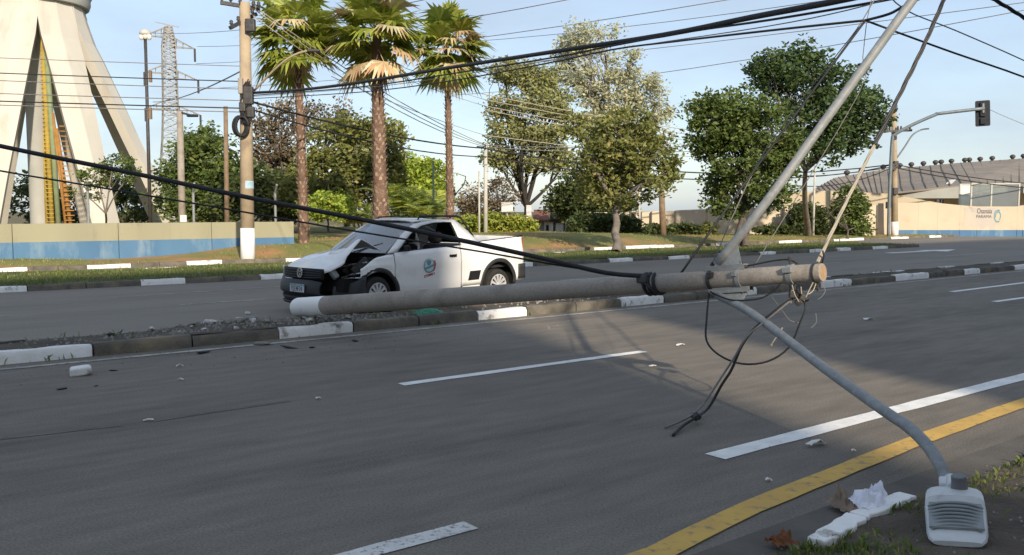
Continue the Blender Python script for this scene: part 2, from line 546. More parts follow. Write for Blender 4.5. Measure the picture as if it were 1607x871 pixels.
def quads_mesh(name, V, m):
    """V: (n,4,3) array of loose quads."""
    n = V.shape[0]
    me = bpy.data.meshes.new(name)
    me.vertices.add(n * 4)
    me.vertices.foreach_set('co', V.reshape(-1).astype(np.float32))
    me.loops.add(n * 4)
    me.loops.foreach_set('vertex_index', np.arange(n * 4, dtype=np.int32))
    me.polygons.add(n)
    me.polygons.foreach_set('loop_start', np.arange(0, n * 4, 4, dtype=np.int32))
    me.polygons.foreach_set('loop_total', np.full(n, 4, dtype=np.int32))
    me.update()
    me.validate()
    me.materials.append(MATS[m])
    return me


def frame_z(d, up=Vector((0, 0, 1))):
    """matrix whose z axis is d"""
    z = Vector(d).normalized()
    x = up.cross(z)
    if x.length < 1e-4:
        x = Vector((1, 0, 0))
    x.normalize()
    y = z.cross(x)
    return Matrix((x, y, z)).transposed()


def M4(rot, loc):
    return Matrix.Translation(Vector(loc)) @ rot.to_4x4()


# ================================================================== SETTING
def sheet(name, pts, m, z):
    b = MB()
    b.add([(p.x, p.y, z) for p in pts], [tuple(range(len(pts)))])
    return struct(b.build(name, m))


def strip(u0, u1, n0, n1):
    return [W(u0, n0), W(u1, n0), W(u1, n1), W(u0, n1)]


b = MB()
b.add([(-1500, -1500, -0.06), (1500, -1500, -0.06), (1500, 1500, -0.06), (-1500, 1500, -0.06)], [(0, 1, 2, 3)])
struct(b.build('ground', 'earth_ground'))
sheet('road', strip(-60, 140, 2.72, 11.0), 'asphalt', 0.0)
sheet('far_road', strip(-60, 140, 11.9, 27.4), 'asphalt_far', 0.0)

# near gutter: dark worn concrete beside the yellow stripe
b = MB()
b.add([W(-40, 2.74, 0.004), W(60, 2.74, 0.004), W(60, 2.40, 0.012), W(-40, 2.40, 0.012)], [(0, 1, 2, 3)])
struct(b.build('gutter', 'gutter'))

# ---- road markings
mk = thing('road_marking', 'white and yellow lane paint', 'marking')
del mk['category']
del mk['label']
mk['kind'] = 'structure'


def line(name, u0, n0, u1, n1, w, m, z=0.005):
    """painted stripe with slightly uneven edges"""
    L = abs(u1 - u0)
    k = max(2, int(L / 0.25))
    random.seed(int(abs(u0 * 100 + n0 * 10)) + 3)
    vs, fs = [], []
    for i in range(k + 1):
        t = i / k
        u, n = u0 + (u1 - u0) * t, n0 + (n1 - n0) * t
        e1, e2 = random.uniform(-.006, .006), random.uniform(-.006, .006)
        vs += [W(u, n - w / 2 + e1, z), W(u, n + w / 2 + e2, z)]
    for i in range(k):
        fs.append((2 * i, 2 * i + 2, 2 * i + 3, 2 * i + 1))
    bb = MB()
    bb.add(vs, fs)
    return bb.build(name, m, mk)


line('edge_line', -40, 10.50, 120, 10.56, 0.11, 'paint_thin')
for u0, u1 in ((-7.6, -4.5), (4.37, 7.66), (16.9, 20.3), (28.5, 31.8), (40.5, 43.6)):
    line('lane_dash', u0, 7.24, u1, 7.20, 0.13, 'paint_white')
line('lane_dash', -1.2, 3.76, 2.67, 3.73, 0.135, 'paint_white_worn')
line('lane_dash', 4.72, 3.78, 14.5, 3.70, 0.17, 'paint_white')
line('lane_dash', 18.3, 8.68, 22.4, 8.76, 0.13, 'paint_white')
line('lane_dash', 26.5, 8.80, 30.0, 8.84, 0.13, 'paint_white')
yl = [(-30, 2.55)] + [UN(gp(x, y)) for x, y in ((1030, 871), (1180, 797), (1446, 690), (1584, 641))] + [(50, 3.6)]
for (ua, na), (ub_, nb_) in zip(yl[:-1], yl[1:]):
    line('yellow_line', ua, na, ub_, nb_, 0.16, 'paint_yellow', 0.009)
for u0, u1 in ((-2.5, 2.45), (5.1, 7.4), (14, 17), (23, 26), (33, 36)):
    line('lane_dash', u0, 15.9, u1, 15.9, 0.12, 'paint_thin')
line('edge_line', 4.5, 18.0, 9.0, 18.5, 0.10, 'paint_thin')
for (x0, y0), (x1, y1), w_ in (((240, 661), (455, 629), .055), ((-40, 694), (190, 668), .05)):
    (ua, na), (ub_, nb_) = UN(gp(x0, y0)), UN(gp(x1, y1))
    line('skid_mark', ua, na, ub_, nb_, w_, 'skid', .003)
# painted arrow on the far carriageway
bb = MB()
for poly in ([(33.2, 18.1), (36.6, 18.0), (36.6, 18.35), (33.2, 18.45)], [(36.4, 17.5), (38.6, 18.2), (36.4, 18.9)]):
    k = len(poly)
    bb.add([W(u, n, 0.006) for u, n in poly], [tuple(range(k))])
bb.build('painted_arrow', 'paint_white', mk)


# ---- median, grass strip and kerbs
def kerb_mesh(name, L, m, seed):
    """kerb stone: length along x, rounded top edge, chipped"""
    random.seed(seed)
    k = 6
    prof = [(0, -0.12), (0, 0.105), (0.03, 0.145), (0.13, 0.150), (0.13, -0.12)]
    vs, fs = [], []
    P = len(prof)
    for i in range(k + 1):
        x = L * i / k
        for j, (y, z) in enumerate(prof):
            q = random.uniform(-.010, .006) if 0 < j < 4 else 0
            vs.append((x + (0.004 if i == 0 else -0.004 if i == k else 0), y + q, z + q))
    for i in range(k):
        for j in range(P - 1):
            fs.append((i * P + j, (i + 1) * P + j, (i + 1) * P + j + 1, i * P + j + 1))
    fs += [tuple(reversed(range(P))), tuple(k * P + j for j in range(P))]
    bb = MB()
    bb.add(vs, fs)
    me = bb.mesh(name, m)
    me.shade_smooth()
    me.set_sharp_from_angle(angle=R(40))
    return me


KM = {c: [kerb_mesh('kerb_stone', 1.0, c, s) for s in range(4)] for c in ('kerb_white', 'kerb_grey')}


def kerb_run(parent, u0, u1, n_of_u, face, whites, flush=0.0, seed=1):
    """stones of about a metre from u0 to u1; face -1: road on the low-n side."""
    rnd = random.Random(seed)
    cuts = [u0]
    edges = sorted({e for w in whites for e in w if u0 < e < u1})
    bounds = [u0] + edges + [u1]
    for a, c in zip(bounds[:-1], bounds[1:]):
        k = max(1, round((c - a) / 1.0))
        for i in range(k):
            s0, s1 = a + (c - a) * i / k, a + (c - a) * (i + 1) / k
            mid = (s0 + s1) / 2
            white = any(w[0] - .01 <= mid <= w[1] + .01 for w in whites)
            me = rnd.choice(KM['kerb_white' if white else 'kerb_grey'])
            o = obj('kerb_stone', me, parent)
            gap = 0.012
            if face < 0:
                o.matrix_local = M4(Matrix.Rotation(TH + rnd.uniform(-.014, .014), 3, 'Z'), W(s0 + gap, n_of_u(mid), flush + rnd.uniform(-.022, .008))) @ Matrix.Diagonal((s1 - s0 - gap, 1, 1, 1))
            else:
                o.matrix_local = M4(Matrix.Rotation(TH + math.pi + rnd.uniform(-.014, .014), 3, 'Z'), W(s1 - gap, n_of_u(mid), flush + rnd.uniform(-.022, .008))) @ Matrix.Diagonal((s1 - s0 - gap, 1, 1, 1))


def raised(name, u0, u1, n0, n1, h, m, du, dn, amp, prof=None):
    bb = MB()
    nu, nn = int((u1 - u0) / du), max(2, int((n1 - n0) / dn))

    def fn(a, c):
        u, n = u0 + (u1 - u0) * a, n0 + (n1 - n0) * c
        z = h + amp * fbm(u, n, 0, 0.9)
        if prof:
            z += prof(u, n)
        return W(u, n, z)
    bb.grid(fn, nu, nn)
    return struct(bb.build(name, m, smooth=True))


median = raised('median', -40, 90, 10.90, 12.02, 0.105, 'dirt', 0.25, 0.12, 0.03,
                lambda u, n: 0.05 * math.exp(-((u - 4.6) / 1.6) ** 2) - 0.05 * sstep(11.75, 12.0, n))
mw = [(-6.5, -5.2), (-2.6, -1.6), (0.2, 2.49), (4.72, 5.80), (7.9, 8.86), (10.96, 12.05), (13.84, 14.78), (16.98, 18.2), (20.07, 21.65),
      (23.5, 24.4), (26.5, 27.5), (29.6, 30.6), (32.8, 33.8), (36, 37), (39, 40)]
kerb_run(median, -12, 62, lambda u: 10.84, -1, mw, seed=2)
kerb_run(median, -12, 62, lambda u: 12.10, 1, [(a + 1.1, c + 1.0) for a, c in mw if c > 9] + [(-3, -2)], flush=-0.05, seed=5)

grass_strip = raised('grass_strip', -40, 40, 20.62, 24.9, 0.12, 'grass_ground', 0.5, 0.4, 0.05)
fw = [(-8, -7), (-4.6, -3.6), (2.2, 3.5), (5.74, 6.72), (8.5, 9.5), (12, 13), (16, 17), (20.2, 21.3), (23, 24.1), (25.7, 26.7), (28.1, 29.1), (31.3, 32.2),
      (33.3, 34.3), (36.0, 37.3)]
kerb_run(grass_strip, -20, 40, lambda u: 20.52, -1, fw, flush=-0.02, seed=7)
kerb_run(grass_strip, -20, 40, lambda u: 25.0, 1, [(a + 1.3, c + 1.2) for a, c in fw], flush=-0.03, seed=8)


def verge_h(u, n):
    z = 0.11 + 0.10 * fbm(u, n, 0, 0.25) * sstep(27.6, 29.5, n)
    z += 0.32 * sstep(27.6, 30.2, n) * sstep(8.5, 14.0, u) * (1 - sstep(30, 40, u))
    z += 0.10 * sstep(27.6, 33, n)
    return z


bb = MB()
bb.grid(lambda a, c: W(-40 + 170 * a, 27.4 + 40 * c * c, verge_h(-40 + 170 * a, 27.4 + 40 * c * c)), 170, 40)
verge = struct(bb.build('far_verge', 'verge_ground', smooth=True))
fw2 = [(3.6, 4.7), (6.2, 7.4), (9.0, 10.1), (12.2, 13.5), (26.0, 27.3), (27.9, 31.0), (34, 35.5), (39, 41), (44, 47), (50, 52), (54.5, 56)]
kerb_run(verge, -12, 62, lambda u: 27.34, -1, fw2, flush=-0.02, seed=9)


# near verge, where the lamp head lies
def near_h(u, n):
    return 0.035 + 0.045 * sstep(2.5, 1.6, n) if False else 0.02 + 0.06 * sstep(0, 1, (2.46 - n) / 0.9) + 0.022 * fbm(u, n, 3, 2.2) + 0.012 * fbm(u, n, 7, 7)


bb = MB()
bb.grid(lambda a, c: W(-3 + 18 * a, 2.46 - 6.5 * c, near_h(-3 + 18 * a, 2.46 - 6.5 * c)), 240, 90)
near_verge = struct(bb.build('near_verge', 'soil_dark', smooth=True))
bb = MB()
bb.add([W(-60, 2.42, -.004), W(-3.0, 2.42, -.004), W(-3.0, -60, -.004), W(-60, -60, -.004)], [(0, 1, 2, 3)])
bb.add([W(15, 2.42, -.004), W(120, 2.42, -.004), W(120, -60, -.004), W(15, -60, -.004)], [(0, 1, 2, 3)])
bb.add([W(-3, -4.0, -.004), W(15, -4.0, -.004), W(15, -60, -.004), W(-3, -60, -.004)], [(0, 1, 2, 3)])
struct(bb.build('back_ground', 'soil_dark'))


# ================================================================== FALLEN LAMP POST
PB, PT = at(466, 482.5, 12.45), at(1291, 427.5, 7.2)
PA = (PT - PB).normalized()
PL = (PT - PB).length


def prj_x(p):
    d = p - Vector((0, 0, CAM_H))
    return IW / 2 + F * d.x / (d.y * _c - d.z * _s)


def pole_t(px):
    lo, hi = -0.1, 1.1
    for _ in range(40):
        m_ = (lo + hi) / 2
        if prj_x(PB + (PT - PB) * m_) < px:
            lo = m_
        else:
            hi = m_
    return (lo + hi) / 2


def pole_p(px):
    return PB + (PT - PB) * pole_t(px)


def pole_r(t):
    return 0.134 + (0.074 - 0.134) * t


PUP = (Vector((0, 0, 1)) - PA * PA.z).normalized()        # up, square to the post
PSD = PA.cross(PUP)                                      # sideways, square to the post
if PSD.y > 0:
    PSD = -PSD                                           # towards the camera


def on_pole(px, ang, out=0.0):
    """point on the post's skin: ang 0 = top, 90 = camera side, 180 = below"""
    t = pole_t(px)
    r = pole_r(t) + out
    return PB + (PT - PB) * t + PUP * math.cos(R(ang)) * r + PSD * math.sin(R(ang)) * r


post = thing('fallen_lamp_post', 'fallen grey concrete street lamp post lying across the road in front of the white pickup', 'lamp post')
tw = pole_t(512)
MP = M4(frame_z(PA), PB)
bb = MB()
prof = [(0.0, -0.03), (0.05, -0.026), (0.10, -0.010), (0.126, 0.015), (pole_r(0) + .001, 0.05)] + [(pole_r(tw * k) + .001, PL * tw * k) for k in (0.4, 0.7, 1)]
bb.lathe(prof, MP, 28)
o = bb.build('painted_base', 'lime_white', post, smooth=True)
bb = MB()
bb.lathe([(pole_r(tw + (1 - tw) * k / 12), PL * (tw + (1 - tw) * k / 12)) for k in range(13)] + [(pole_r(1) - .004, PL + .004), (pole_r(1) - .012, PL + .004)], MP, 28)
bb.build('shaft', 'concrete_pole', post, auto=40)
bb = MB()
bb.lathe([(pole_r(1) - .010, PL + .003), (0.03, PL + .002), (0.0, PL + .001)], MP, 28)
bb.build('end_face', 'pole_core', post)


def band(px, w, h, m, name):
    t = pole_t(px)
    r = pole_r(t)
    z = PL * t
    q = MB()
    q.lathe([(r - .002, z - w / 2), (r + h, z - w / 2), (r + h, z + w / 2), (r - .002, z + w / 2)], MP, 28)
    return q.build(name, m, post)


band(1118, 0.035, 0.010, 'steel_dark', 'clamp_band')
band(1163, 0.035, 0.010, 'galvanised', 'clamp_band')
band(1243, 0.045, 0.010, 'galvanised', 'clamp_band')
band(1280, 0.020, 0.006, 'steel_dark', 'clamp_band')
# clamp bolts
for px, a in ((1118, -8), (1163, -8), (1118, 172), (1166, 172), (1243, 10), (1243, 190), (1280, 185)):
    q = MB()
    c = on_pole(px, a, 0.0)
    d = (c - pole_p(px)).normalized()
    q.tube([c, c + d * 0.075], 0.011, 6)
    q.tube([c + d * 0.045, c + d * 0.062], 0.020, 6)
    q.build('clamp_bolt', 'steel_dark', post)
for px in (1123, 1160, 1240, 1246):
    q = MB()
    c = on_pole(px, 62, 0.012)
    q.box(c, (0.05, 0.05, 0.05), frame_z(PA))
    q.build('clamp_lug', 'galvanised' if px > 1150 else 'steel_dark', post, bevel=.006)
# bracket channels above and below the post
CH0, CH1 = on_pole(1112, 0, 0.035), on_pole(1172, 0, 0.035)
q = MB()
q.beam(CH0, CH1, 0.075, 0.012, up=PUP)
for s in (-1, 1):
    q.beam(CH0 + PSD * 0.034 * s - PUP * 0.02, CH1 + PSD * 0.034 * s - PUP * 0.02, 0.008, 0.045, up=PUP)
q.build('bracket_channel', 'galvanised', post)
CL0, CL1 = on_pole(1114, 178, 0.035), on_pole(1178, 178, 0.035)
q = MB()
q.beam(CL0, CL1, 0.075, 0.012, up=PUP)
for s in (-1, 1):
    q.beam(CL0 + PSD * 0.034 * s + PUP * 0.02, CL1 + PSD * 0.034 * s + PUP * 0.02, 0.008, 0.045, up=PUP)
q.build('bracket_channel', 'galvanised', post)

# head lying on the verge, top up, nose towards the camera
fwd = Vector((-0.40, -0.89, -0.15)).normalized()
upv = (Vector((-0.10, 0.0, 1)) - fwd * Vector((-0.10, 0, 1)).dot(fwd)).normalized()
yv = upv.cross(fwd)
HL = gp(1503, 851, 0.085) - fwd * 0.50

# the two arms
A1 = [CL0 + PA * 0.06 - PUP * 0.02, at(1180, 492, 7.38), at(1290, 575, 6.42), at(1385, 643, 5.70), at(1425, 670, 5.43), at(1455, 699, 5.20), at(1475, 730, 5.05), at(1486, 755, 4.95), HL - fwd * .06 + upv * .03]


def smooth_path(pts, k=4):
    out = []
    n = len(pts)
    for i in range(n - 1):
        p0, p1, p2, p3 = pts[max(i - 1, 0)], pts[i], pts[i + 1], pts[min(i + 2, n - 1)]
        for j in range(k):
            t = j / k
            out.append(0.5 * ((2 * p1) + (p2 - p0) * t + (2 * p0 - 5 * p1 + 4 * p2 - p3) * t * t + (3 * p1 - p0 - 3 * p2 + p3) * t ** 3))
    out.append(pts[-1])
    return out


q = MB()
q.tube(smooth_path(A1), 0.036, 14)
q.build('lamp_arm', 'galvanised', post, smooth=True)
A2b = CH0 + PA * 0.10 + PUP * 0.02
A2 = [A2b, at(1205, 314, 7.75), at(1290, 196, 7.82), at(1372, 83, 7.9), at(1430, 3, 7.95), at(1500, -90, 8.02), at(1560, -150, 8.1), at(1640, -190, 8.2)]
q = MB()
q.tube(smooth_path(A2), 0.040, 14)
q.build('lamp_arm', 'galvanised', post, smooth=True)
# gusset plates between arm and bracket
for c0, c1, p in ((CH0 + PA * .12, CH0 + PA * .34, A2b + (A2[1] - A2b).normalized() * .27), (CL0 + PA * .10, CL0 + PA * .36, A1[0] + (A1[1] - A1[0]).normalized() * .36)):
    nrm = (c1 - c0).cross(p - c0).normalized() * 0.004
    q = MB()
    q.add([c0 + nrm, c1 + nrm, p + nrm, c0 - nrm, c1 - nrm, p - nrm], [(0, 1, 2), (5, 4, 3), (0, 3, 4, 1), (1, 4, 5, 2), (2, 5, 3, 0)])
    q.build('gusset_plate', 'galvanised', post)


# lamp heads
def lamp_head(M, nm='lamp_head'):
    """x: forward from the neck, y: width, z: top"""
    lh = bpy.data.objects.new(nm, None)
    COL.objects.link(lh)
    lh.parent = post
    lh.matrix_local = M
    out = []
    prof = [(0.0, 0.135, 0.050), (0.02, 0.150, 0.072), (0.10, 0.158, 0.088), (0.17, 0.160, 0.088), (0.20, 0.160, 0.050), (0.48, 0.152, 0.040), (0.55, 0.142, 0.028), (0.585, 0.12, 0.014)]
    q = MB()
    rings = []
    for x, w, h in prof:
        ring = []
        for k in range(16):
            a = 2 * math.pi * k / 16
            cx, cy = math.cos(a), math.sin(a)
            yy = w * math.copysign(abs(cx) ** 0.6, cx)
            zz = (h if cy > 0 else 0.016) * math.copysign(abs(cy) ** 0.5, cy)
            ring.append((x, yy, zz))
        rings.append(ring)
    vs = [p for r_ in rings for p in r_]
    fs = [(i * 16 + k, i * 16 + (k + 1) % 16, (i + 1) * 16 + (k + 1) % 16, (i + 1) * 16 + k) for i in range(len(prof) - 1) for k in range(16)]
    fs += [tuple(range(16)), tuple((len(prof) - 1) * 16 + k for k in range(16))]
    q.add(vs, fs)
    q.build('housing', 'lamp_grey', lh, auto=35)
    for i in range(7):
        q = MB()
        x = 0.225 + i * 0.041
        hw_ = .140 - .003 * i
        q.tube([(x + .030 * (yy / hw_) ** 2, yy, .066 - .012 * i / 6 - .018 * abs(yy / hw_) ** 4) for yy in [hw_ * (k / 6 - 1) for k in range(13)]], .0085, 6)
        q.build('cooling_fin', 'lamp_fin', lh, smooth=True)
    q = MB()
    q.box((0.350, 0, 0.0465), (0.30, 0.272, 0.012))
    q.build('fin_tray', 'lamp_fin', lh)
    q = MB()
    q.lathe([(0.0, 0.158), (0.036, 0.158), (0.041, 0.153), (0.042, 0.100), (0.046, 0.080)], M4(Matrix.Identity(3), (0.055, 0.03, 0)), 20)
    q.build('photocell', 'photocell', lh, auto=35)
    q = MB()
    q.tube([(-0.16, -0.01, 0.03), (-0.03, -0.005, 0.035), (0.03, 0, 0.04)], [0.044, 0.050, 0.052], 14)
    q.build('neck_sleeve', 'lamp_grey', lh, smooth=True)
    q = MB()
    q.box((-0.05, -0.055, 0.045), (0.11, 0.045, 0.075))
    q.build('neck_clamp', 'lamp_grey', lh, bevel=.012)
    q = MB()
    q.box((0.33, 0, -0.030), (0.36, 0.20, 0.006))
    q.build('lens', 'glass_panel', lh)
    return lh


lamp_head(M4(Matrix((fwd, yv, upv)).transposed(), HL) @ Matrix.Scale(.88, 4))
fw2v = (A2[-1] - A2[-2]).normalized()
up2 = (Vector((0, -0.5, 1)) - fw2v * Vector((0, -.5, 1)).dot(fw2v)).normalized()
lamp_head(M4(Matrix((fw2v, up2.cross(fw2v), up2)).transposed(), A2[-1]))


# ================================================================== CABLES
def cable(name, label, pts, r, m='cable_black', seg=6, group=None, cat='cable', k=4, twist=0):
    pts = smooth_path([Vector(p) for p in pts], k)
    q = MB()
    if twist:
        n = len(pts)
        fine = []
        for i in range(n - 1):
            for j in range(4):
                fine.append(pts[i].lerp(pts[i + 1], j / 4))
        fine.append(pts[-1])
        L = 0.0
        ph = []
        for i, p in enumerate(fine):
            if i:
                L += (p - fine[i - 1]).length
            ph.append(L)
        for s in range(twist):
            path = []
            for i, p in enumerate(fine):
                d = (fine[min(i + 1, len(fine) - 1)] - fine[max(i - 1, 0)]).normalized()
                a_ = d.cross(Vector((0.3, 1, 0.2))).normalized()
                b_ = d.cross(a_)
                an = ph[i] * 9 + s * 2 * math.pi / twist
                path.append(p + (a_ * math.cos(an) + b_ * math.sin(an)) * r * 0.9)
            q.tube(path, r, 5)
    else:
        q.tube(pts, r, seg)
    o = q.build(name, m, smooth=True)
    return tag(o, label, cat, group)


KN = on_pole(1026, 40, 0.01)
cable('fallen_cable', 'thick black overhead cable sagging from upper left down to the fallen post', [at(-900, 10, 9.6), at(-420, 120, 9.2), at(-160, 190, 8.9), at(0, 229, 8.8), at(200, 270, 8.7), at(400, 312, 8.6), at(560, 343, 8.55), at(700, 372, 8.5), at(850, 405, 8.4), at(950, 428, 8.35), KN], 0.022, seg=8)
cable('fallen_cable', 'thin black wire running below the thick cable across the wall and car door', [at(-900, 60, 9.4), at(-420, 176, 9.1), at(-160, 236, 8.8), at(0, 268, 8.7), at(150, 293, 8.65), at(350, 327, 8.6), at(505, 354, 8.5), at(620, 373, 8.5), at(767, 397, 8.45), at(900, 420, 8.4), KN - PUP * .01], 0.0095)
# lashing where they are tied to the post
lash = thing('cable_lashing', 'black knot of cable clamps lashed round the fallen post', 'cable clamp')
for px, a0 in ((1016, 0), (1024, 20), (1033, 40)):
    t = pole_t(px)
    q = MB()
    c = PB + (PT - PB) * t
    q.tube([c + (PUP * math.cos(a + R(a0)) + PSD * math.sin(a + R(a0))) * (pole_r(t) + .013) + PA * 0.03 * math.sin(a * .5) for a in [R(x) for x in range(-20, 220, 12)]], 0.016, 6)
    q.build('loop', 'cable_black', lash, smooth=True)
q = MB()
q.box(on_pole(1018, 60, .02), (0.06, 0.07, 0.11), frame_z(PA))
q.build('clamp_block', 'steel_dark', lash, bevel=.01)
q = MB()
q.tube([on_pole(1018, 70, .02), on_pole(1030, 100, .04), on_pole(1038, 130, .045), on_pole(1036, 160, .02)], 0.014, 6)
q.build('loose_end', 'cable_black', lash, smooth=True)

# node high up where the stay wires meet
NODE = at(1358, 32, 8.6)
cable('stay_wire', 'black stay wire slanting from the high junction down behind the fallen post', [NODE, at(1315, 90, 8.55), at(1170, 286, 8.5), on_pole(1066, -30, 0.0) + Vector((0, .02, 0))], 0.011)
cable('stay_wire', 'thin grey wire just left of the slanting stay wire', [at(1372, 0, 8.7), at(1345, 45, 8.7), at(1310, 90, 8.7), at(1252, 165, 8.7), at(1188, 258, 8.6), on_pole(1110, -25)], 0.005, 'cable_grey')
cable('stay_wire', 'thin vertical grey wire hanging from the high junction beside the tree', [at(1375, -30, 8.8), at(1361, 30, 8.75), at(1354, 90, 8.72), at(1346, 150, 8.7), on_pole(1180, -20)], 0.004, 'cable_grey')
cable('service_cable', 'black cable from the high junction crossing the lamp arm down to the right edge', [NODE, at(1420, 55, 8.9), at(1500, 84, 9.3), at(1607, 121, 9.9), at(1720, 168, 10.5)], 0.010)
cable('service_cable', 'thin grey wire above the black one at the upper right', [at(1380, -25, 9.2), at(1420, 15, 9.3), at(1500, 48, 9.6), at(1607, 95, 10.1), at(1720, 150, 10.6)], 0.0065, 'cable_grey')
cable('service_cable', 'short black cable from the high junction up to the lamp arm', [NODE, at(1395, 22, 8.4), at(1420, 9, 8.2), at(1480, -20, 8.1)], 0.013)
cable('bundled_cable', 'twisted cable bundle in the top right corner', [at(1540, -12, 9.0), at(1575, 8, 9.2), at(1607, 28, 9.4), at(1680, 76, 9.8)], 0.011, twist=3)
TIPW = on_pole(1284, -5, 0.01)
cable('twisted_cable', 'dark upper stretch of the twisted cable right of the slanting lamp arm', [at(1512, -70, 8.6), at(1481, 0, 8.4), at(1448, 75, 8.2), at(1410, 152, 8.0), at(1372, 228, 7.8)], 0.011, 'steel_dark', twist=3)
cable('twisted_cable', 'pale lower end of the twisted cable fixed to the end of the fallen post', [at(1372, 228, 7.8), at(1335, 302, 7.55), at(1305, 365, 7.35), TIPW], 0.0085, 'cable_pale', twist=3)
q = MB()
q.tube([on_pole(1290, -10), on_pole(1293, -10, .06), on_pole(1294, 0, .10)], 0.007, 6)
tag(q.build('tie_wire', 'cable_black', smooth=True), 'short dark tie wire standing at the tip of the fallen post', 'wire')

# loose wires hanging from the post
HK = on_pole(1256, 165, 0.10)
cable('hanging_wire', 'black wire hanging in a wide loop below the fallen post', [on_pole(1113, 170, .02), at(1109, 500, 7.6), at(1109, 535, 7.5), at(1130, 558, 7.4), at(1165, 571, 7.35), at(1205, 567, 7.3), at(1238, 545, 7.25), at(1256, 505, 7.2), at(1264, 480, 7.2), HK], 0.0085)
cable('hanging_wire', 'black wire slung under the bracket of the fallen post', [on_pole(1114, 170, .02), at(1125, 463, 7.7), at(1150, 471, 7.6), at(1190, 469, 7.5), at(1212, 458, 7.45), on_pole(1228, 150)], 0.0075)
cable('hanging_wire', 'black wire arching over the top of the fallen post', [on_pole(1174, -5, .02), on_pole(1195, -5, .035), on_pole(1215, -8, .05), on_pole(1238, -8, .05), on_pole(1252, -10, .01)], 0.008)
cable('frayed_cable', 'black strand of the frayed cable reaching down to the asphalt', [HK, at(1232, 476, 7.22), at(1205, 497, 7.2), at(1180, 520, 7.2), at(1163, 545, 7.18), at(1148, 580, 7.15), at(1132, 605, 7.12), at(1112, 640, 7.08), gp(1092, 655, .06), gp(1072, 668, .03), gp(1056, 683, .014)], 0.011)
cable('frayed_cable', 'grey strand of the frayed cable beside the black one', [HK + Vector((.0, .03, .0)), at(1228, 482, 7.18), at(1200, 505, 7.16), at(1172, 528, 7.16), at(1153, 560, 7.14), at(1132, 592, 7.1), at(1108, 628, 7.06), gp(1086, 651, .07), gp(1064, 663, .03), gp(1043, 671, .014)], 0.0085, 'cable_grey')
q = MB()
for d in range(5):
    q.box(gp(1092 + d * 2 - 4, 654 + (d % 3) * 2 - 2, .06), (0.035, 0.035, 0.04), Matrix.Rotation(d * 1.3, 3, 'Y'))
tag(q.build('cable_clip', 'cable_black', bevel=.006), 'black clip holding the two frayed strands just above the asphalt', 'cable clip')
tg = thing('junction_box', 'small dark connector cluster hanging under the end of the fallen post', 'connector')
for i, (px, py) in enumerate(((1243, 462), (1250, 458), (1258, 466), (1264, 469), (1253, 474))):
    q = MB()
    q.box(at(px, py, 7.22 + .02 * (i % 2)), (0.05, 0.04, 0.055), Matrix.Rotation(i, 3, 'Y') @ Matrix.Rotation(i * .7, 3, 'X'))
    q.build('connector', 'cable_black' if i % 2 else 'steel_dark', tg, bevel=.008)
q = MB()
q.tube([on_pole(1246, 185), at(1247, 452, 7.24), at(1252, 466, 7.22)], 0.008, 6)
q.build('hanger', 'steel_dark', tg, smooth=True)
for i, pts in enumerate(([(1243, 447), (1247, 462), (1254, 474)], [(1257, 450), (1258, 462), (1262, 472)], [(1277, 441), (1270, 455), (1264, 468)], [(1282, 440), (1276, 456), (1268, 462)],
                         [(1243, 455), (1242, 466), (1241, 476)], [(1288, 446), (1295, 455), (1290, 465), (1283, 470)], [(1211, 466), (1228, 488), (1240, 503), (1256, 507)], [(1280, 492), (1281, 506), (1272, 515)])):
    q = MB()
    q.tube(smooth_path([at(x, y, 7.20 + .01 * i) for x, y in pts]), 0.0035 if i > 4 else 0.005, 5)
    tag(q.build('wire_end', 'cable_pale' if i < 5 else 'cable_grey', smooth=True), 'thin torn wire end at the tip of the fallen post', 'wire', 'torn wire ends')
q = MB()
q.tube(smooth_path([at(1228, 514, 7.16), at(1220, 526, 7.15), at(1211, 540, 7.14)]), 0.006, 6)
q.tube([at(1211, 540, 7.14), at(1209, 543, 7.14)], 0.012, 6)
tag(q.build('wire_end', 'cable_pale', smooth=True), 'pale wire stub with a blob end beside the lamp arm', 'wire')


# ================================================================== PICKUP
CF, CRR = Vector((-2.155, 14.25, 0)), Vector((-0.245, 16.23, 0))      # left wheels on the ground
chd = (CF - CRR).normalized()
clf = Vector((-chd.y, chd.x, 0))                                 # towards its left side
car = thing('pickup_truck', 'white single-cab pickup with crushed front and raised buckled bonnet beside the median', 'pickup truck',
            (CF + CRR) / 2 - clf * 0.84, math.atan2(chd.y, chd.x))
AX, WR = 1.375, 0.30                                             # half wheelbase, wheel radius


def cpart(q, name, m, parent=None, **kw):
    """body pieces sit a little nose-down on the broken front suspension"""
    q.v = [(x if x > -1.84 else -1.84 + (x + 1.84) * .55, y, z - 0.020 * x) for x, y, z in q.v]
    return q.build(name, m, parent or car, **kw)


def lerp_tab(tab, x):
    if x >= tab[0][0]:
        return tab[0][1]
    for (x0, v0), (x1, v1) in zip(tab[:-1], tab[1:]):
        if x1 <= x <= x0:
            t = (x - x1) / (x0 - x1)
            t = t * t * (3 - 2 * t) if abs(v0 - v1) > .2 else t
            return v1 + (v0 - v1) * t
    return tab[-1][1]


BELT = [(2.15, .70), (1.9, .83), (1.6, .92), (1.15, .985), (.5, 1.01), (-.45, 1.04), (-1.0, 1.085), (-2.3, 1.15)]
HWT = [(2.15, .66), (2.0, .755), (1.85, .815), (1.6, .85), (1.2, .858), (-1.9, .858), (-2.15, .84), (-2.3, .80)]


def side_y(x, z):
    k = 1.0
    if z < .5:
        k = 1 - .075 * ((.5 - z) / .3) ** 2
    elif z > .72:
        k = 1 - .055 * ((z - .72) / .38) ** 1.5
    crease = 0.008 * math.exp(-((z - .80) / .035) ** 2) - 0.006 * math.exp(-((z - .55) / .10) ** 2)
    return lerp_tab(HWT, x) * k + crease


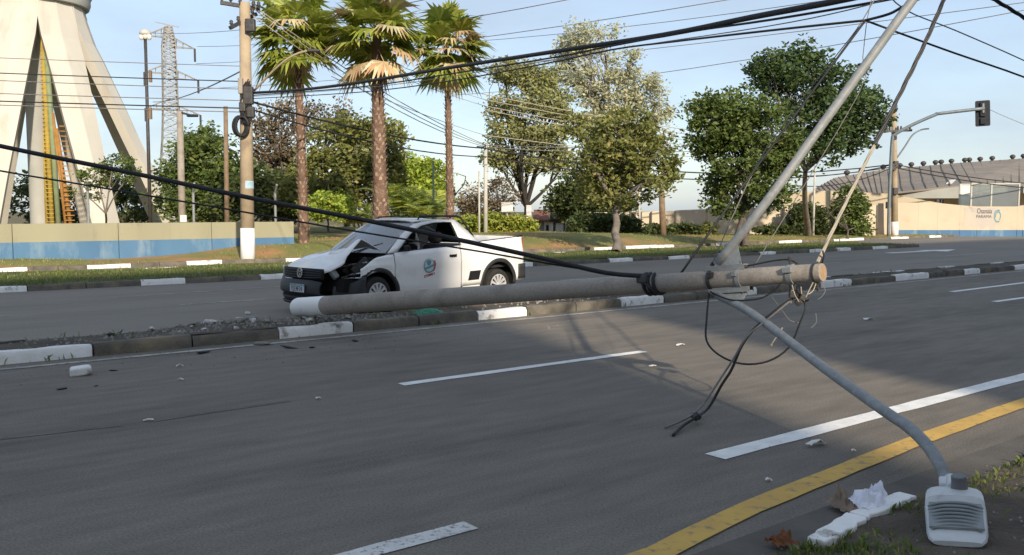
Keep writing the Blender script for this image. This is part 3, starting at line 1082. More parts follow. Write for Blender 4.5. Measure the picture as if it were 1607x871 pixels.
def arch_bottom(x, base):
    for c in (AX, -AX):
        d = abs(x - c)
        if d < .40:
            return max(base, .31 + math.sqrt(.40 ** 2 - d * d))
    return base


def panel(x0, x1, s, base=.25, top=None, nx=None, nz=10, wob=0.0):
    q = MB()
    nx = nx or max(4, int(abs(x1 - x0) / .03))

    def fn(a, c):
        x = x0 + (x1 - x0) * a
        zb = arch_bottom(x, base)
        zt = top(x) if top else lerp_tab(BELT, x)
        zb = min(zb, zt - .02)
        z = zb + (zt - zb) * c
        y = side_y(x, z)
        if c > .93:
            y -= .012
        if wob:
            y += wob * fbm(x, z, 1, 5)
        return (x, s * y, z)
    q.grid(fn, nx, nz)
    return q


for s in (1, -1):
    # front wing: the left one is torn away ahead of the wheel
    xf = 1.70 if s > 0 else 1.93
    top = (lambda x: lerp_tab(BELT, x) - .02 - (.10 * sstep(1.35, 1.7, x))) if s > 0 else None
    cpart(panel(1.035, xf, s, top=top, wob=.012 if s > 0 else 0), 'front_wing', 'car_white', smooth=True, solid=.012)
    d = cpart(panel(-.445, 1.02, s), 'door', 'car_white', smooth=True, solid=.012)
    if s > 0:
        q = MB()
        q.grid(lambda a, c: (-.17 - .17 * a, side_y(-.2, .875) + .006 + .028 * math.sin(math.pi * a) ** .5, .855 + .042 * c), 8, 3)
        cpart(q, 'handle', 'car_black', d, solid=.01)
    cpart(panel(-2.27, -.46, s, base=.33), 'bed_side', 'car_white', smooth=True, solid=.02)
    # sills
    q = MB()
    q.grid(lambda a, c: (1.0 - 1.95 * a, s * (side_y(0, .25) - .006 - .03 * (1 - c)), .19 + .065 * c), 12, 3)
    cpart(q, 'sill', 'car_plastic', solid=.02)
    # wheel arch cladding
    for cx in (AX, -AX):
        q = MB()

        def fn(a, c, cx=cx, s=s):
            an = R(-6 + 192 * a)
            r = .385 + .075 * c
            x, z = cx + r * math.cos(an), .31 + r * math.sin(an)
            zz = max(z, .25)
            return (x, s * (side_y(x, min(zz, .8)) + .012 - .010 * abs(2 * c - 1)), zz)
        q.grid(fn, 28, 3)
        ar = cpart(q, 'wheel_arch', 'car_plastic', smooth=True, solid=.03)
        q = MB()
        q.lathe([(.40, -.02), (.39, .28), (.10, .30)], M4(Matrix.Rotation(-s * math.pi / 2, 3, 'X') @ Matrix.Identity(3), (cx, s * .82, .33)) @ Matrix.Rotation(math.pi, 4, 'X'), 24)
        cpart(q, 'inner_arch', 'car_gap', ar, smooth=True)
    # fuel-side vent behind the door
    if s > 0:
        q = MB()
        q.grid(lambda a, c: (-.60 - .26 * a - .05 * c, side_y(-.7, .50) + .010, .42 + .16 * c - .0 * a), 2, 2)
        cpart(q, 'side_vent', 'car_black', solid=.008)
        # side moulding under the bed
        q = MB()
        q.grid(lambda a, c: (-.50 - .46 * a, side_y(-.7, .27) - .002, .25 + .08 * c), 3, 2)
        cpart(q, 'sill', 'car_white', solid=.02)
    # upper cab side
    pairs = [((1.16, .985), (.93, 1.005)), ((1.05, 1.065), (.84, 1.07)), ((.92, 1.16), (.71, 1.17)), ((.76, 1.275), (.57, 1.27)), ((.60, 1.375), (.43, 1.345)), ((.45, 1.445), (.28, 1.40)), ((.15, 1.487), (.0, 1.44)),
             ((-.25, 1.495), (-.22, 1.447)), ((-.50, 1.49), (-.385, 1.44)), ((-.60, 1.42), (-.405, 1.38)), ((-.70, 1.32), (-.43, 1.28)), ((-.82, 1.20), (-.455, 1.17)), ((-.98, 1.085), (-.49, 1.042))]
    yg = lambda z: .815 - (z - 1.0) * .40
    q = MB()
    vs, fs = [], []
    for (xo, zo), (xi, zi) in pairs:
        vs += [(xo, s * (yg(zo) - .012), zo), ((xo + xi) / 2, s * (yg((zo + zi) / 2) + .008), (zo + zi) / 2), (xi, s * yg(zi), zi)]
    for i in range(len(pairs) - 1):
        for j in (0, 1):
            fs.append((i * 3 + j, i * 3 + 3 + j, i * 3 + 4 + j, i * 3 + 1 + j))
    q.add(vs, fs)
    cab = cpart(q, 'cab_pillar', 'car_white', smooth=True, solid=.04)
    # window rubber
    q = MB()
    q.tube([(xi, s * (yg(zi) - .006), zi) for _, (xi, zi) in pairs] + [(.93, s * (yg(1.0) - .006), 1.0)], .011, 6)
    cpart(q, 'window_seal', 'car_black', cab)
    # side window, let down on the left so only its lower part is glass
    q = MB()
    inn = [p for _, p in pairs]
    cxm = sum(p[0] for p in inn) / len(inn)
    if s < 0:
        q.add([(x, s * (yg(z) - .03), z) for x, z in inn], [tuple(range(len(inn)))])
        cpart(q, 'side_window', 'glass_dark', cab)
    # mirror
    q = MB()
    q.box((.80, s * .885, 1.055), (.07, .13, .10))
    mi = cpart(q, 'mirror', 'car_black', bevel=.025)
    # roof rail
    q = MB()
    q.tube([(.30, s * .56, 1.505), (.26, s * .56, 1.545), (-.40, s * .56, 1.555), (-.46, s * .56, 1.515)], .013, 6)
    cpart(q, 'roof_rail', 'car_black')
    # bed rail cap
    q = MB()
    q.grid(lambda a, c: (-.97 - 1.28 * a, s * (side_y(-1.4, 1.1) - .02 - .07 * c), lerp_tab(BELT, -.97 - 1.28 * a) + .008), 10, 2)
    cpart(q, 'bed_rail', 'car_black', solid=.02)
    # tail lamp
    q = MB()
    q.grid(lambda a, c: (-2.235 - .06 * a, s * (side_y(-2.25, .9) + .004 - .05 * a), .80 + .30 * c), 3, 3)
    cpart(q, 'tail_lamp', 'tail_red', solid=.02)

# roof, cab back, windscreen
q = MB()
q.grid(lambda a, c: (.46 - .97 * a + .05 * (1 - (2 * c - 1) ** 2) * (1 - a), (2 * c - 1) * .618, 1.455 + .045 * math.sin(math.pi * min(1, a * 1.3 + .12)) ** .6 + .035 * (1 - (2 * c - 1) ** 4)), 12, 14)
cpart(q, 'roof', 'car_white', smooth=True, solid=.02)
q = MB()
q.grid(lambda a, c: (1.15 - .70 * a + (.13 - .06 * a) * (1 - (2 * c - 1) ** 2), (2 * c - 1) * (.75 - .145 * a), .985 + .475 * a), 8, 10)
cpart(q, 'windscreen', 'glass_wind', smooth=True)
q = MB()
q.tube([(1.165 + .13 * (1 - t * t), t * .76, .975) for t in [k / 6 - 1 for k in range(13)]], .018, 6)
cpart(q, 'windscreen_seal', 'car_black')
for p0, p1 in (((1.30, .10, .995), (.98, .48, 1.135)), ((1.22, -.42, .995), (.98, .02, 1.155))):
    q = MB()
    q.beam(p0, p1, .018)
    cpart(q, 'wiper', 'car_black')
q = MB()
q.grid(lambda a, c: (-.86 - .06 * a, (2 * c - 1) * .74, .60 + .45 * (1 - a)), 2, 2)
cpart(q, 'cab_back', 'car_white', solid=.03)
q = MB()
q.grid(lambda a, c: (-.80 + .26 * a, (2 * c - 1) * (.70 - .12 * a), 1.06 + .37 * a), 2, 2)
cpart(q, 'rear_window', 'glass_dark')
# guard bars across the rear window, dark post frame behind the cab
for i in range(5):
    q = MB()
    z = 1.09 + i * .085
    q.tube([(-.84 + .24 * (z - 1.06) / .4, -.66, z), (-.84 + .24 * (z - 1.06) / .4, .66, z)], .010, 6)
    cpart(q, 'guard_bar', 'car_black')
q = MB()
q.tube([(-.98, -.66, 1.0), (-.68, -.60, 1.50), (-.66, -.5, 1.545), (-.66, .5, 1.545), (-.68, .60, 1.50), (-.98, .70, 1.05)], .018, 8)
cpart(q, 'guard_frame', 'car_black', smooth=True)
# inside
q = MB()
q.box((.05, 0, .52), (1.9, 1.46, .40))
cpart(q, 'cabin_floor', 'car_gap')
q = MB()
q.grid(lambda a, c: (1.22 - .50 * a, (2 * c - 1) * .74, .965 - .14 * a * a), 5, 6)
cpart(q, 'dashboard', 'seat_fabric', solid=.12)
for s in (1, -1):
    st = bpy.data.objects.new('seat', None)
    COL.objects.link(st)
    st.parent = car
    q = MB()
    q.box((-.18, s * .36, .78), (.16, .46, .56), Matrix.Rotation(R(-14), 3, 'Y'))
    cpart(q, 'backrest', 'seat_fabric', st, bevel=.06)
    q = MB()
    q.box((-.27, s * .36, 1.18), (.13, .29, .21), Matrix.Rotation(R(-10), 3, 'Y'))
    cpart(q, 'headrest', 'seat_fabric', st, bevel=.06)
    q = MB()
    q.box((.12, s * .36, .66), (.50, .48, .15))
    cpart(q, 'cushion', 'seat_fabric', st, bevel=.05)
q = MB()
for k in range(20):
    a0, a1 = 2 * math.pi * k / 20, 2 * math.pi * (k + 1) / 20
    pt = lambda a: (.50 - .07 * math.sin(a), .36 + .18 * math.cos(a), .98 + .165 * math.sin(a))
    q.tube([pt(a0), pt(a1)], .016, 6)
q.beam((.50, .20, .98), (.50, .52, .98), .03)
cpart(q, 'steering_wheel', 'car_black')
# bed
q = MB()
q.box((-1.57, 0, .62), (1.34, 1.50, .06))
cpart(q, 'bed_floor', 'car_plastic')
q = MB()
q.grid(lambda a, c: (-2.255 - .03 * math.sin(math.pi * a), (2 * c - 1) * .76, .60 + .53 * a), 6, 4)
tg_ = cpart(q, 'tailgate', 'car_white', smooth=True, solid=.04)
# rear bumper
q = MB()


def rb(a, c):
    t = 2 * a - 1
    ang = t * 1.35
    x = -2.27 - .10 * math.cos(min(1.5, abs(t) ** 3 * 1.5)) + (.36 * max(0, abs(t) - .72) / .28)
    y = math.copysign(min(.865, abs(t) * 1.05 * .865 + 0), t) if abs(t) < .8 else math.copysign(.868, t)
    return (x, y, .36 + .27 * c - (.05 * (1 - c) * 0))


q.grid(rb, 30, 4)
cpart(q, 'rear_bumper', 'car_plastic', smooth=True, solid=.03)
# underside
q = MB()
q.box((0, 0, .30), (3.9, 1.30, .12))
cpart(q, 'underbody', 'car_gap')


# ---- wheels
def wheel(cx, s):
    w = bpy.data.objects.new('wheel', None)
    COL.objects.link(w)
    w.parent = car
    w.location = (cx, s * .745, WR)
    w.rotation_euler = (0, R(37), R(6) if cx > 0 else 0)
    Mx = Matrix.Rotation(-s * math.pi / 2, 4, 'X')
    q = MB()
    q.lathe([(.195, .085), (.215, .098), (.262, .100), (.288, .086), (.299, .055), (.30, 0), (.299, -.055), (.288, -.086), (.262, -.10), (.195, -.09)], Mx, 40)
    q.build('tyre', 'tyre', w, auto=40)
    q = MB()
    q.lathe([(.0, .058), (.10, .055), (.185, .046), (.198, .09), (.205, .09)], Mx, 40)
    rim = q.build('rim', 'car_black', w, auto=30)
    k = 12
    for i in range(k):
        a = 2 * math.pi * i / k
        q = MB()
        poly = [(.035, -.012), (.185, -.027), (.192, 0), (.185, .027), (.035, .012)]
        q.prism(poly, .016, Mx @ Matrix.Rotation(a, 4, 'Z') @ Matrix.Translation((0, 0, .078)))
        q.build('hubcap_spoke', 'hubcap', w)
    q = MB()
    q.lathe([(.0, .104), (.03, .102), (.052, .092), (.055, .075)], Mx, 24)
    q.build('hubcap_centre', 'hubcap', w, auto=40)
    q = MB()
    q.lathe([(.180, .080), (.184, .096), (.202, .096), (.205, .085)], Mx, 40)
    q.build('hubcap_ring', 'hubcap', w, auto=40)


for cx in (AX, -AX):
    for s in (1, -1):
        wheel(cx, s)


# ---- front end
def xfront(y):
    return 2.29 - .22 * abs(y / .86) ** 3


def crush(y):
    """how far the left front is pushed in"""
    return sstep(.22, .75, y)


# bonnet: buckled, its left edge lifted into a tent
def bonnet(a, c):
    y = -.76 + 1.50 * c
    x0, x1 = 1.20 + .12 * (1 - (y / .76) ** 2), xfront(y) - .07
    k = crush(y)
    x1 -= .16 * k
    x = x0 + (x1 - x0) * a
    z = lerp_tab(BELT, x) + .015 + .050 * (1 - (y / .78) ** 2)
    if a > .9:
        z -= .05 * ((a - .9) / .1) ** 2
    d_ = x - 1.60
    lift = max(0, 1 - (d_ / .46 if d_ > 0 else -d_ / .40)) ** 1.1
    z += .25 * sstep(.10, .74, y) ** 1.3 * lift
    z += .05 * sstep(-.5, .1, y) * math.exp(-((x - 1.5) / .4) ** 2)
    z += .018 * fbm(x, y, 2, 3.2) * sstep(-.3, .3, y)
    z -= .05 * math.exp(-((x - 1.86 - .12 * y) / .05) ** 2) * sstep(-.1, .45, y)       # crease
    z += .035 * math.exp(-((x - 1.76 - .25 * y) / .07) ** 2) * sstep(-.2, .4, y)
    y2 = y - .03 * k * a
    return (x, y2, z)


q = MB()
q.grid(bonnet, 34, 34)
cpart(q, 'bonnet', 'car_white', smooth=True, solid=.012)
# engine bay
q = MB()
q.grid(lambda a, c: (1.12 + .80 * a, -.74 + 1.46 * c, .60 + .03 * math.sin(9 * a + 5 * c)), 6, 6)
bay = cpart(q, 'engine_bay', 'car_gap', solid=.2)
q = MB()
q.grid(lambda a, c: (1.13, -.74 + 1.48 * c, .60 + .36 * a), 2, 4)
cpart(q, 'bulkhead', 'car_black', bay, solid=.04)
random.seed(12)
for i in range(16):
    q = MB()
    rr = Matrix.Rotation(random.uniform(-.8, .8), 3, 'X') @ Matrix.Rotation(random.uniform(-.8, .8), 3, 'Y')
    q.box((random.uniform(1.25, 1.80), random.uniform(.20, .70), random.uniform(.66, .80)), (random.uniform(.05, .22), random.uniform(.05, .2), random.uniform(.03, .12)), rr)
    cpart(q, 'engine_piece', random.choice(['engine_grey', 'car_black', 'car_black', 'engine_grey']), bay, bevel=.015)
q = MB()
q.box((1.58, .66, .80), (.34, .06, .14), Matrix.Rotation(R(35), 3, 'Y') @ Matrix.Rotation(R(14), 3, 'X'))
cpart(q, 'torn_panel', 'engine_grey', bay, bevel=.015)
q = MB()
q.box((1.40, .63, .90), (.30, .07, .05), Matrix.Rotation(R(-8), 3, 'Y'))
cpart(q, 'torn_panel', 'car_black', bay, bevel=.012)
for p0, p1, r_ in (((1.80, .46, .62), (1.62, .78, .70), .012), ((1.85, .40, .58), (1.60, .80, .62), .010), ((1.75, .30, .76), (1.50, .74, .86), .014)):
    q = MB()
    q.tube([p0, tuple((a + c) / 2 + .02 for a, c in zip(p0, p1)), p1], r_, 6)
    cpart(q, 'bent_strut', 'chrome', bay)

# grille
q = MB()
q.grid(lambda a, c: (xfront(-.60 + 1.08 * c) - .045 - .10 * crush(-.60 + 1.08 * c), -.60 + 1.08 * c, .615 + .175 * a - .02 * crush(-.60 + 1.08 * c)), 4, 16)
gr = cpart(q, 'grille', 'car_black', smooth=True, solid=.03)
for i in range(4):
    q = MB()
    z = .640 + i * .040
    q.tube([(xfront(y) - .035 - .10 * crush(y), y, z - .03 * crush(y) * (i - 1)) for y in [-.60 + 1.05 * k / 14 for k in range(15)]], .0085, 6)
    cpart(q, 'grille_slat', 'car_plastic', gr)
# emblem: ring with a V over a W
em = MB()
Me = M4(Matrix.Rotation(math.pi / 2, 3, 'Y'), (xfront(0) - .022, 0.0, .715))      # local z -> +x
Me = Me @ Matrix.Rotation(-math.pi / 2, 4, 'Z') @ Matrix.Diagonal((1, 1, 1, 1))
em.lathe([(.062, .0), (.062, .012), (.077, .012), (.077, .0)], Me, 32)


def stroke(p0, p1, w=.013):
    d = Vector((p1[0] - p0[0], p1[1] - p0[1]))
    nn = Vector((-d.y, d.x)).normalized() * w / 2
    em.prism([(p0[0] + nn.x, p0[1] + nn.y), (p0[0] - nn.x, p0[1] - nn.y), (p1[0] - nn.x, p1[1] - nn.y), (p1[0] + nn.x, p1[1] + nn.y)], .011, Me)


for a_, b_ in (((-.030, .056), (0, .008)), ((.030, .056), (0, .008)), ((-.056, .030), (-.026, -.052)), ((-.026, -.052), (0, -.006)), ((0, -.006), (.026, -.052)), ((.026, -.052), (.056, .030))):
    stroke(a_, b_)
cpart(em, 'emblem', 'chrome', gr)
q = MB()
q.lathe([(0, .003), (.064, .003)], Me, 24)
cpart(q, 'emblem_disc', 'car_black', gr)
# headlamps: the right one whole, the left one hanging broken
q = MB()
q.grid(lambda a, c: (xfront(-.83 + .22 * c) - .03, -.83 + .22 * c, .61 + .185 * a), 5, 5)
cpart(q, 'headlamp', 'headlight', smooth=True, solid=.05)
q = MB()
q.box((1.97, .50, .69), (.10, .11, .17), Matrix.Rotation(R(25), 3, 'Y') @ Matrix.Rotation(R(30), 3, 'X'))
tag(cpart(q, 'headlamp', 'lamp_fin', bevel=.03), 'broken left headlamp hanging loose')


# bumper: black plastic, left third knocked back and down
def bumper(a, c):
    y = -.865 + 1.34 * a
    k = crush(y)
    z = .235 + .375 * c
    pr = .06 * math.sin(math.pi * min(1, c * 1.05)) ** .7 - .05 * (1 - c) ** 2
    if .26 < c < .42:
        pr -= .035
    return (xfront(y) - .02 + pr - .10 * k, y, z - .07 * k * c)


q = MB()
q.grid(bumper, 40, 14)
fb = cpart(q, 'front_bumper', 'car_plastic', smooth=True, solid=.03)


def bumper2(a, c):
    an = a
    x = 1.98 - .37 * an
    y = .50 + .365 * sstep(0, 1, min(1, an * 1.35))
    z0, z1 = .25 + .03 * an, .50 + .14 * sstep(0.1, .9, an)
    z = z0 + (z1 - z0) * c
    return (x + .03 * math.sin(math.pi * c), y + .02 * math.sin(math.pi * c) + .008 * fbm(x, z, 5, 6), z)


q = MB()
q.grid(bumper2, 20, 8)
cpart(q, 'bumper_corner', 'car_plastic', fb, smooth=True, solid=.03)
# intake slot and lower lip
q = MB()
q.grid(lambda a, c: (xfront(-.55 + 1.0 * c) + .005 - .10 * crush(-.55 + c), -.55 + 1.0 * c, .335 + .055 * a), 2, 10)
cpart(q, 'intake', 'car_gap', fb)
q = MB()
q.tube([(xfront(y) - .05 - .1 * crush(y), y, .225 - .03 * crush(y)) for y in [-.80 + 1.2 * k / 14 for k in range(15)]], .028, 8)
cpart(q, 'bumper_lip', 'car_black', fb, smooth=True)
# number plate
q = MB()
xp = xfront(0) + .052
q.box((xp, .02, .478), (.012, .40, .13))
pl = cpart(q, 'number_plate', 'plate_white', fb, bevel=.004)
q = MB()
q.box((xp + .002, .02, .5295), (.0125, .392, .024))
cpart(q, 'plate_band', 'sticker_blue', pl)


def text(name, body, size, m, parent, M, ext=.001, align='CENTER', xs=1.0):
    cu = bpy.data.curves.new(name, 'FONT')
    cu.body = body
    cu.size = size
    cu.extrude = ext
    cu.align_x = align
    cu.align_y = 'CENTER'
    cu.materials.append(MATS[m])
    tmp = bpy.data.objects.new(name, cu)
    COL.objects.link(tmp)
    bpy.context.view_layer.update()
    me = bpy.data.meshes.new_from_object(tmp.evaluated_get(bpy.context.evaluated_depsgraph_get()))
    me.name = name
    bpy.data.objects.remove(tmp)
    o = obj(name, me, parent)
    o.matrix_local = M @ Matrix.Diagonal((xs, 1, 1, 1))
    return o


Mpl = Matrix(((0, 0, 1, xp + .0078), (1, 0, 0, .02), (0, 1, 0, .466 - .020 * xp), (0, 0, 0, 1)))
text('plate_lettering', 'FJZ4F24', .108, 'plate_ink', fb, Mpl, xs=.86)

# door badge: round emblem with a ribbon below
dy = side_y(.28, .72)


def badge_pt(x, z, out):
    return (x, side_y(x, z) + out, z)


def badge(poly, m, name, out):
    q = MB()
    n = len(poly)
    q.add([badge_pt(.30 - x, .735 + z, out) for x, z in poly], [tuple(range(n))])
    return cpart(q, name, m, dl, fix=True)


dl = None
for c_ in car.children:
    if c_.name.startswith('door') and dl is None:
        dl = c_
circ = lambda r, cx=0, cz=0, k=24, a0=0, a1=360: [(cx + r * math.cos(R(a0 + (a1 - a0) * i / k)), cz + r * math.sin(R(a0 + (a1 - a0) * i / k))) for i in range(k)]
badge(circ(.125), 'sticker_blue', 'door_badge', .004)
badge(circ(.110, .0, .012), 'sticker_pale', 'door_badge', .0055)
badge([(-.105, -.035), (.105, .025), (.105, -.01), (-.10, -.07)], 'sticker_blue', 'door_badge', .007)
badge(circ(.05, -.01, .055), 'sticker_blue', 'door_badge', .007)
badge([(.085, .075), (.128, .09), (.150, .02), (.125, -.07), (.07, -.115), (.10, -.03)], 'sticker_red', 'door_badge', .0072)
badge([(-.115, -.20), (.12, -.155), (.12, -.125), (.105, -.118), (-.11, -.155)], 'sticker_red', 'door_badge', .005)
badge([(-.10, -.187), (-.03, -.174), (-.03, -.158), (-.10, -.172)], 'sticker_pale', 'door_badge', .0065)
badge(circ(.016, .09, -.142), 'sticker_pale', 'door_badge', .0065)


# ================================================================== TREES
def leaf_quads(C, rad, n, size, rng, flat=0.55, aspect=0.5):
    """n leaves round every clump centre; rhombus leaves, random directions"""
    k = C.shape[0]
    d = rng.normal(size=(k, n, 3))
    d /= np.linalg.norm(d, axis=2, keepdims=True)
    rr = rng.random((k, n, 1)) ** 0.45
    P = (C[:, None, :] + d * rr * rad[:, None, None] * np.array([1, 1, 0.75])).reshape(-1, 3)
    m = P.shape[0]
    a = rng.normal(size=(m, 3))
    a[:, 2] = a[:, 2] * flat - 0.25
    a /= np.linalg.norm(a, axis=1, keepdims=True)
    b_ = rng.normal(size=(m, 3))
    b_ -= a * np.sum(a * b_, axis=1, keepdims=True)
    b_ /= np.linalg.norm(b_, axis=1, keepdims=True)
    s = size * rng.uniform(0.6, 1.35, (m, 1))
    a, b_ = a * s, b_ * s * aspect
    return np.stack([P - a, P - a * 0.1 + b_, P + a, P - a * 0.1 - b_], axis=1)


def sample_blobs(blobs, n, rng, shell=0.45):
    vol = np.array([b_[1] * b_[2] * b_[3] for b_ in blobs]) ** (2 / 3)
    idx = rng.choice(len(blobs), n, p=vol / vol.sum())
    d = rng.normal(size=(n, 3))
    d /= np.linalg.norm(d, axis=1, keepdims=True)
    r = shell + (1 - shell) * rng.random(n) ** 0.6
    c = np.array([tuple(blobs[i][0]) for i in idx])
    R3 = np.array([blobs[i][1:4] for i in idx])
    return c + d * r[:, None] * R3, idx


def limb(q, p0, p1, r0, r1, rng, bend=0.12, k=5, seg=6):
    p0, p1 = Vector(p0), Vector(p1)
    L = (p1 - p0).length
    off = Vector(rng.normal(size=3)) * L * bend
    off.z = abs(off.z) * 0.5
    pts, rs = [], []
    for i in range(k + 1):
        t = i / k
        pts.append(p0.lerp(p1, t) + off * math.sin(math.pi * t))
        rs.append(r0 + (r1 - r0) * t)
    q.tube(pts, rs, seg, cap=False)
    return pts


def tree(name, label, cat, base, blobs, clumps, leaves, lsize, lm, tr=0.2, fork=None, bark='bark', seed=1, crad=0.55, group=None, twigs=14, trunks=1, shell=0.45, bare=0, aspect=0.5, flat=0.55):
    rng = np.random.default_rng(seed)
    lsize, leaves = lsize * .74, int(leaves * 1.8)
    base = Vector(base)
    t = thing(name, label, cat, base, 0, group)
    bl = [(Vector(c) - base, rx, ry, rz) for c, rx, ry, rz in blobs]
    C, idx = sample_blobs(bl, clumps, rng, shell)
    rad = crad * rng.uniform(0.55, 1.35, clumps)
    zmin = min(b_[0].z - b_[3] for b_ in bl)
    fork = Vector(fork) - base if fork is not None else Vector((0, 0, max(zmin * 0.8, 0.4)))
    q = MB()
    for k in range(trunks):
        o0 = Vector(rng.normal(size=3)) * (0.0 if trunks == 1 else tr * 2.2)
        o0.z = -0.05
        pts = [o0]
        for i in range(1, 6):
            tt = i / 5
            pts.append(o0.lerp(fork, tt) + Vector((rng.normal(), rng.normal(), 0)) * tr * 0.25 * (1 if i < 5 else 0))
        q.tube(pts, [tr * 1.35] + [tr * (1.05 - 0.07 * i) for i in range(1, 6)], 9, cap=False)
    mains = []
    for c, rx, ry, rz in bl:
        p = Vector(c) + Vector(rng.normal(size=3)) * 0.15 * rx
        pts = limb(q, fork, p, tr * 0.62, tr * 0.25, rng, 0.10, 6)
        mains.append(pts)
    for j in range(twigs):
        i = rng.integers(0, clumps)
        pts = mains[idx[i]]
        s0 = pts[rng.integers(2, len(pts))]
        limb(q, s0, C[i], tr * 0.22, tr * 0.06, rng, 0.10, 4, 5)
    for j in range(bare):
        i = rng.integers(0, clumps)
        c = bl[idx[i]]
        tip = Vector(c[0]) + (Vector(C[i]) - c[0]) * 1.12
        limb(q, mains[idx[i]][-2], tip, tr * 0.14, tr * 0.03, rng, 0.12, 4, 4)
    q.build('trunk', bark, t, smooth=True)
    me = quads_mesh('crown', leaf_quads(C, rad, leaves, lsize, rng, flat, aspect), lm)
    obj('crown', me, t)
    return t


def B(px, py, Y, rx, ry, dz=None):
    """crown lobe seen at px,py with half sizes rx,ry in photo pixels at distance Y"""
    s = Y / F
    return (at(px, py, Y), rx * s, (dz or (rx + ry) / 2 * s), ry * s)


# the two street trees on the grass strip
Y1 = 35.6
tree('street_tree', 'broad olive-leaved tree with a bare grey trunk on the grass strip behind the pickup', 'tree', gp(967, 396, .1),
     [B(975, 240, Y1, 62, 55), B(925, 250, Y1 - .5, 34, 50), B(1022, 245, Y1 + .5, 42, 52), B(975, 200, Y1, 55, 35), B(1050, 270, Y1, 22, 28), B(950, 300, Y1, 45, 30), B(1010, 295, Y1 - 1, 36, 26), B(910, 205, Y1, 24, 25)],
     230, 24, 0.135, 'leaf_olive', 0.17, at(968, 322, Y1), 'bark_grey', 11, 0.46, twigs=110, bare=50, shell=.35)
Y2 = 39.9
tree('street_tree', 'large leafy tree with several stems standing behind the slanting lamp arm', 'tree', gp(1166, 388, .1),
     [B(1150, 185, Y2, 60, 45), B(1105, 205, Y2, 36, 45), B(1195, 200, Y2 - .5, 50, 50), B(1150, 250, Y2 - .5, 70, 45), B(1100, 165, Y2 + .5, 30, 25), B(1215, 250, Y2, 40, 40), B(1130, 300, Y2, 34, 26), B(1200, 300, Y2 - .5, 40, 28), B(1240, 235, Y2, 30, 30), B(1150, 330, Y2, 22, 20)],
     270, 34, 0.150, 'leaf_mid', 0.15, at(1165, 335, Y2), 'bark', 12, 0.58, twigs=80, trunks=3, bare=45, shell=.3)
Y3 = 47
tree('street_tree', 'dark dense tree rising behind the large leafy one at the right', 'tree', gp(1268, 370, .2),
     [B(1262, 130, Y3, 75, 50), B(1220, 120, Y3 + 1, 48, 42), B(1320, 150, Y3, 52, 48), B(1285, 180, Y3 - 1, 70, 45), B(1360, 170, Y3, 34, 34), B(1260, 88, Y3, 28, 24), B(1300, 225, Y3 - 1, 60, 32), B(1345, 215, Y3, 36, 26), B(1195, 110, Y3, 22, 22)],
     290, 36, 0.165, 'leaf_deep', 0.17, at(1264, 268, Y3), 'bark_grey', 13, 0.66, twigs=60, shell=.3, bare=12)

# pale airy trees far behind
tree('eucalyptus', 'tall pale airy tree towering behind the olive street tree', 'tree', gp(960, 362),
     [B(905, 65, 72, 30, 34), B(950, 70, 72, 28, 38), B(985, 105, 72, 26, 34), B(925, 130, 71, 38, 40), B(970, 160, 72, 46, 42), B(1010, 145, 72, 34, 40), B(1035, 185, 72, 22, 34), B(890, 100, 73, 22, 34), B(940, 200, 71, 48, 40), B(1000, 215, 72, 44, 36)],
     330, 30, 0.18, 'leaf_euc', 0.28, at(955, 260, 72), 'bark_grey', 21, 0.80, twigs=110, shell=.3, bare=50)
tree('pine_tree', 'flat-topped airy tree with dark forked limbs behind the hedge', 'tree', gp(826, 368),
     [B(800, 115, 62, 38, 22), B(850, 130, 62, 34, 28), B(790, 165, 62, 34, 20), B(845, 165, 61, 46, 22), B(880, 170, 62, 24, 30), B(800, 205, 62, 40, 22), B(855, 215, 61, 44, 24), B(780, 245, 62, 26, 18), B(830, 255, 62, 52, 22), B(880, 255, 62, 28, 24)],
     400, 34, 0.16, 'leaf_pine', 0.22, at(826, 325, 62), 'bark_dark', 22, 0.66, twigs=50, shell=.2, bare=10)
# wooded background on the left
tree('background_tree', 'round green tree between the lattice tower and the wooden pole', 'tree', gp(315, 362),
     [B(315, 250, 52, 46, 48), B(285, 290, 52, 44, 40), B(345, 285, 51, 44, 46), B(318, 225, 53, 30, 24), B(305, 320, 51, 60, 28)],
     190, 34, 0.20, 'leaf_mid', 0.25, None, 'bark', 31, 0.80, group='trees behind the wall')
tree('background_tree', 'thin brownish tree with a see-through crown behind the leftmost palm', 'tree', gp(450, 362),
     [B(430, 195, 50, 40, 38), B(480, 185, 50, 44, 34), B(410, 240, 50, 30, 40), B(455, 245, 50, 50, 40), B(530, 190, 51, 34, 34)],
     170, 15, 0.15, 'leaf_brown', 0.22, at(455, 300, 50), 'bark', 32, 0.62, twigs=120, shell=.2, bare=90, group='trees behind the wall')
tree('background_tree', 'dense dark tree filling the gap between the two left palms', 'tree', gp(545, 362),
     [B(540, 230, 47, 50, 48), B(580, 240, 47, 46, 50), B(515, 280, 46, 50, 50), B(600, 225, 48, 34, 40), B(560, 300, 46, 60, 40), B(470, 300, 46, 40, 44), B(615, 260, 47, 24, 36)],
     260, 34, 0.18, 'leaf_olive', 0.28, at(545, 320, 47), 'bark_grey', 33, 0.72, twigs=60, bare=30, group='trees behind the wall')
tree('background_tree', 'low dark green tree behind the concrete utility pole', 'tree', gp(410, 362),
     [B(400, 300, 48, 46, 40), B(440, 310, 47, 40, 36), B(370, 315, 48, 34, 30)],
     150, 34, 0.18, 'leaf_dark', 0.2, None, 'bark', 34, 0.70, group='trees behind the wall')
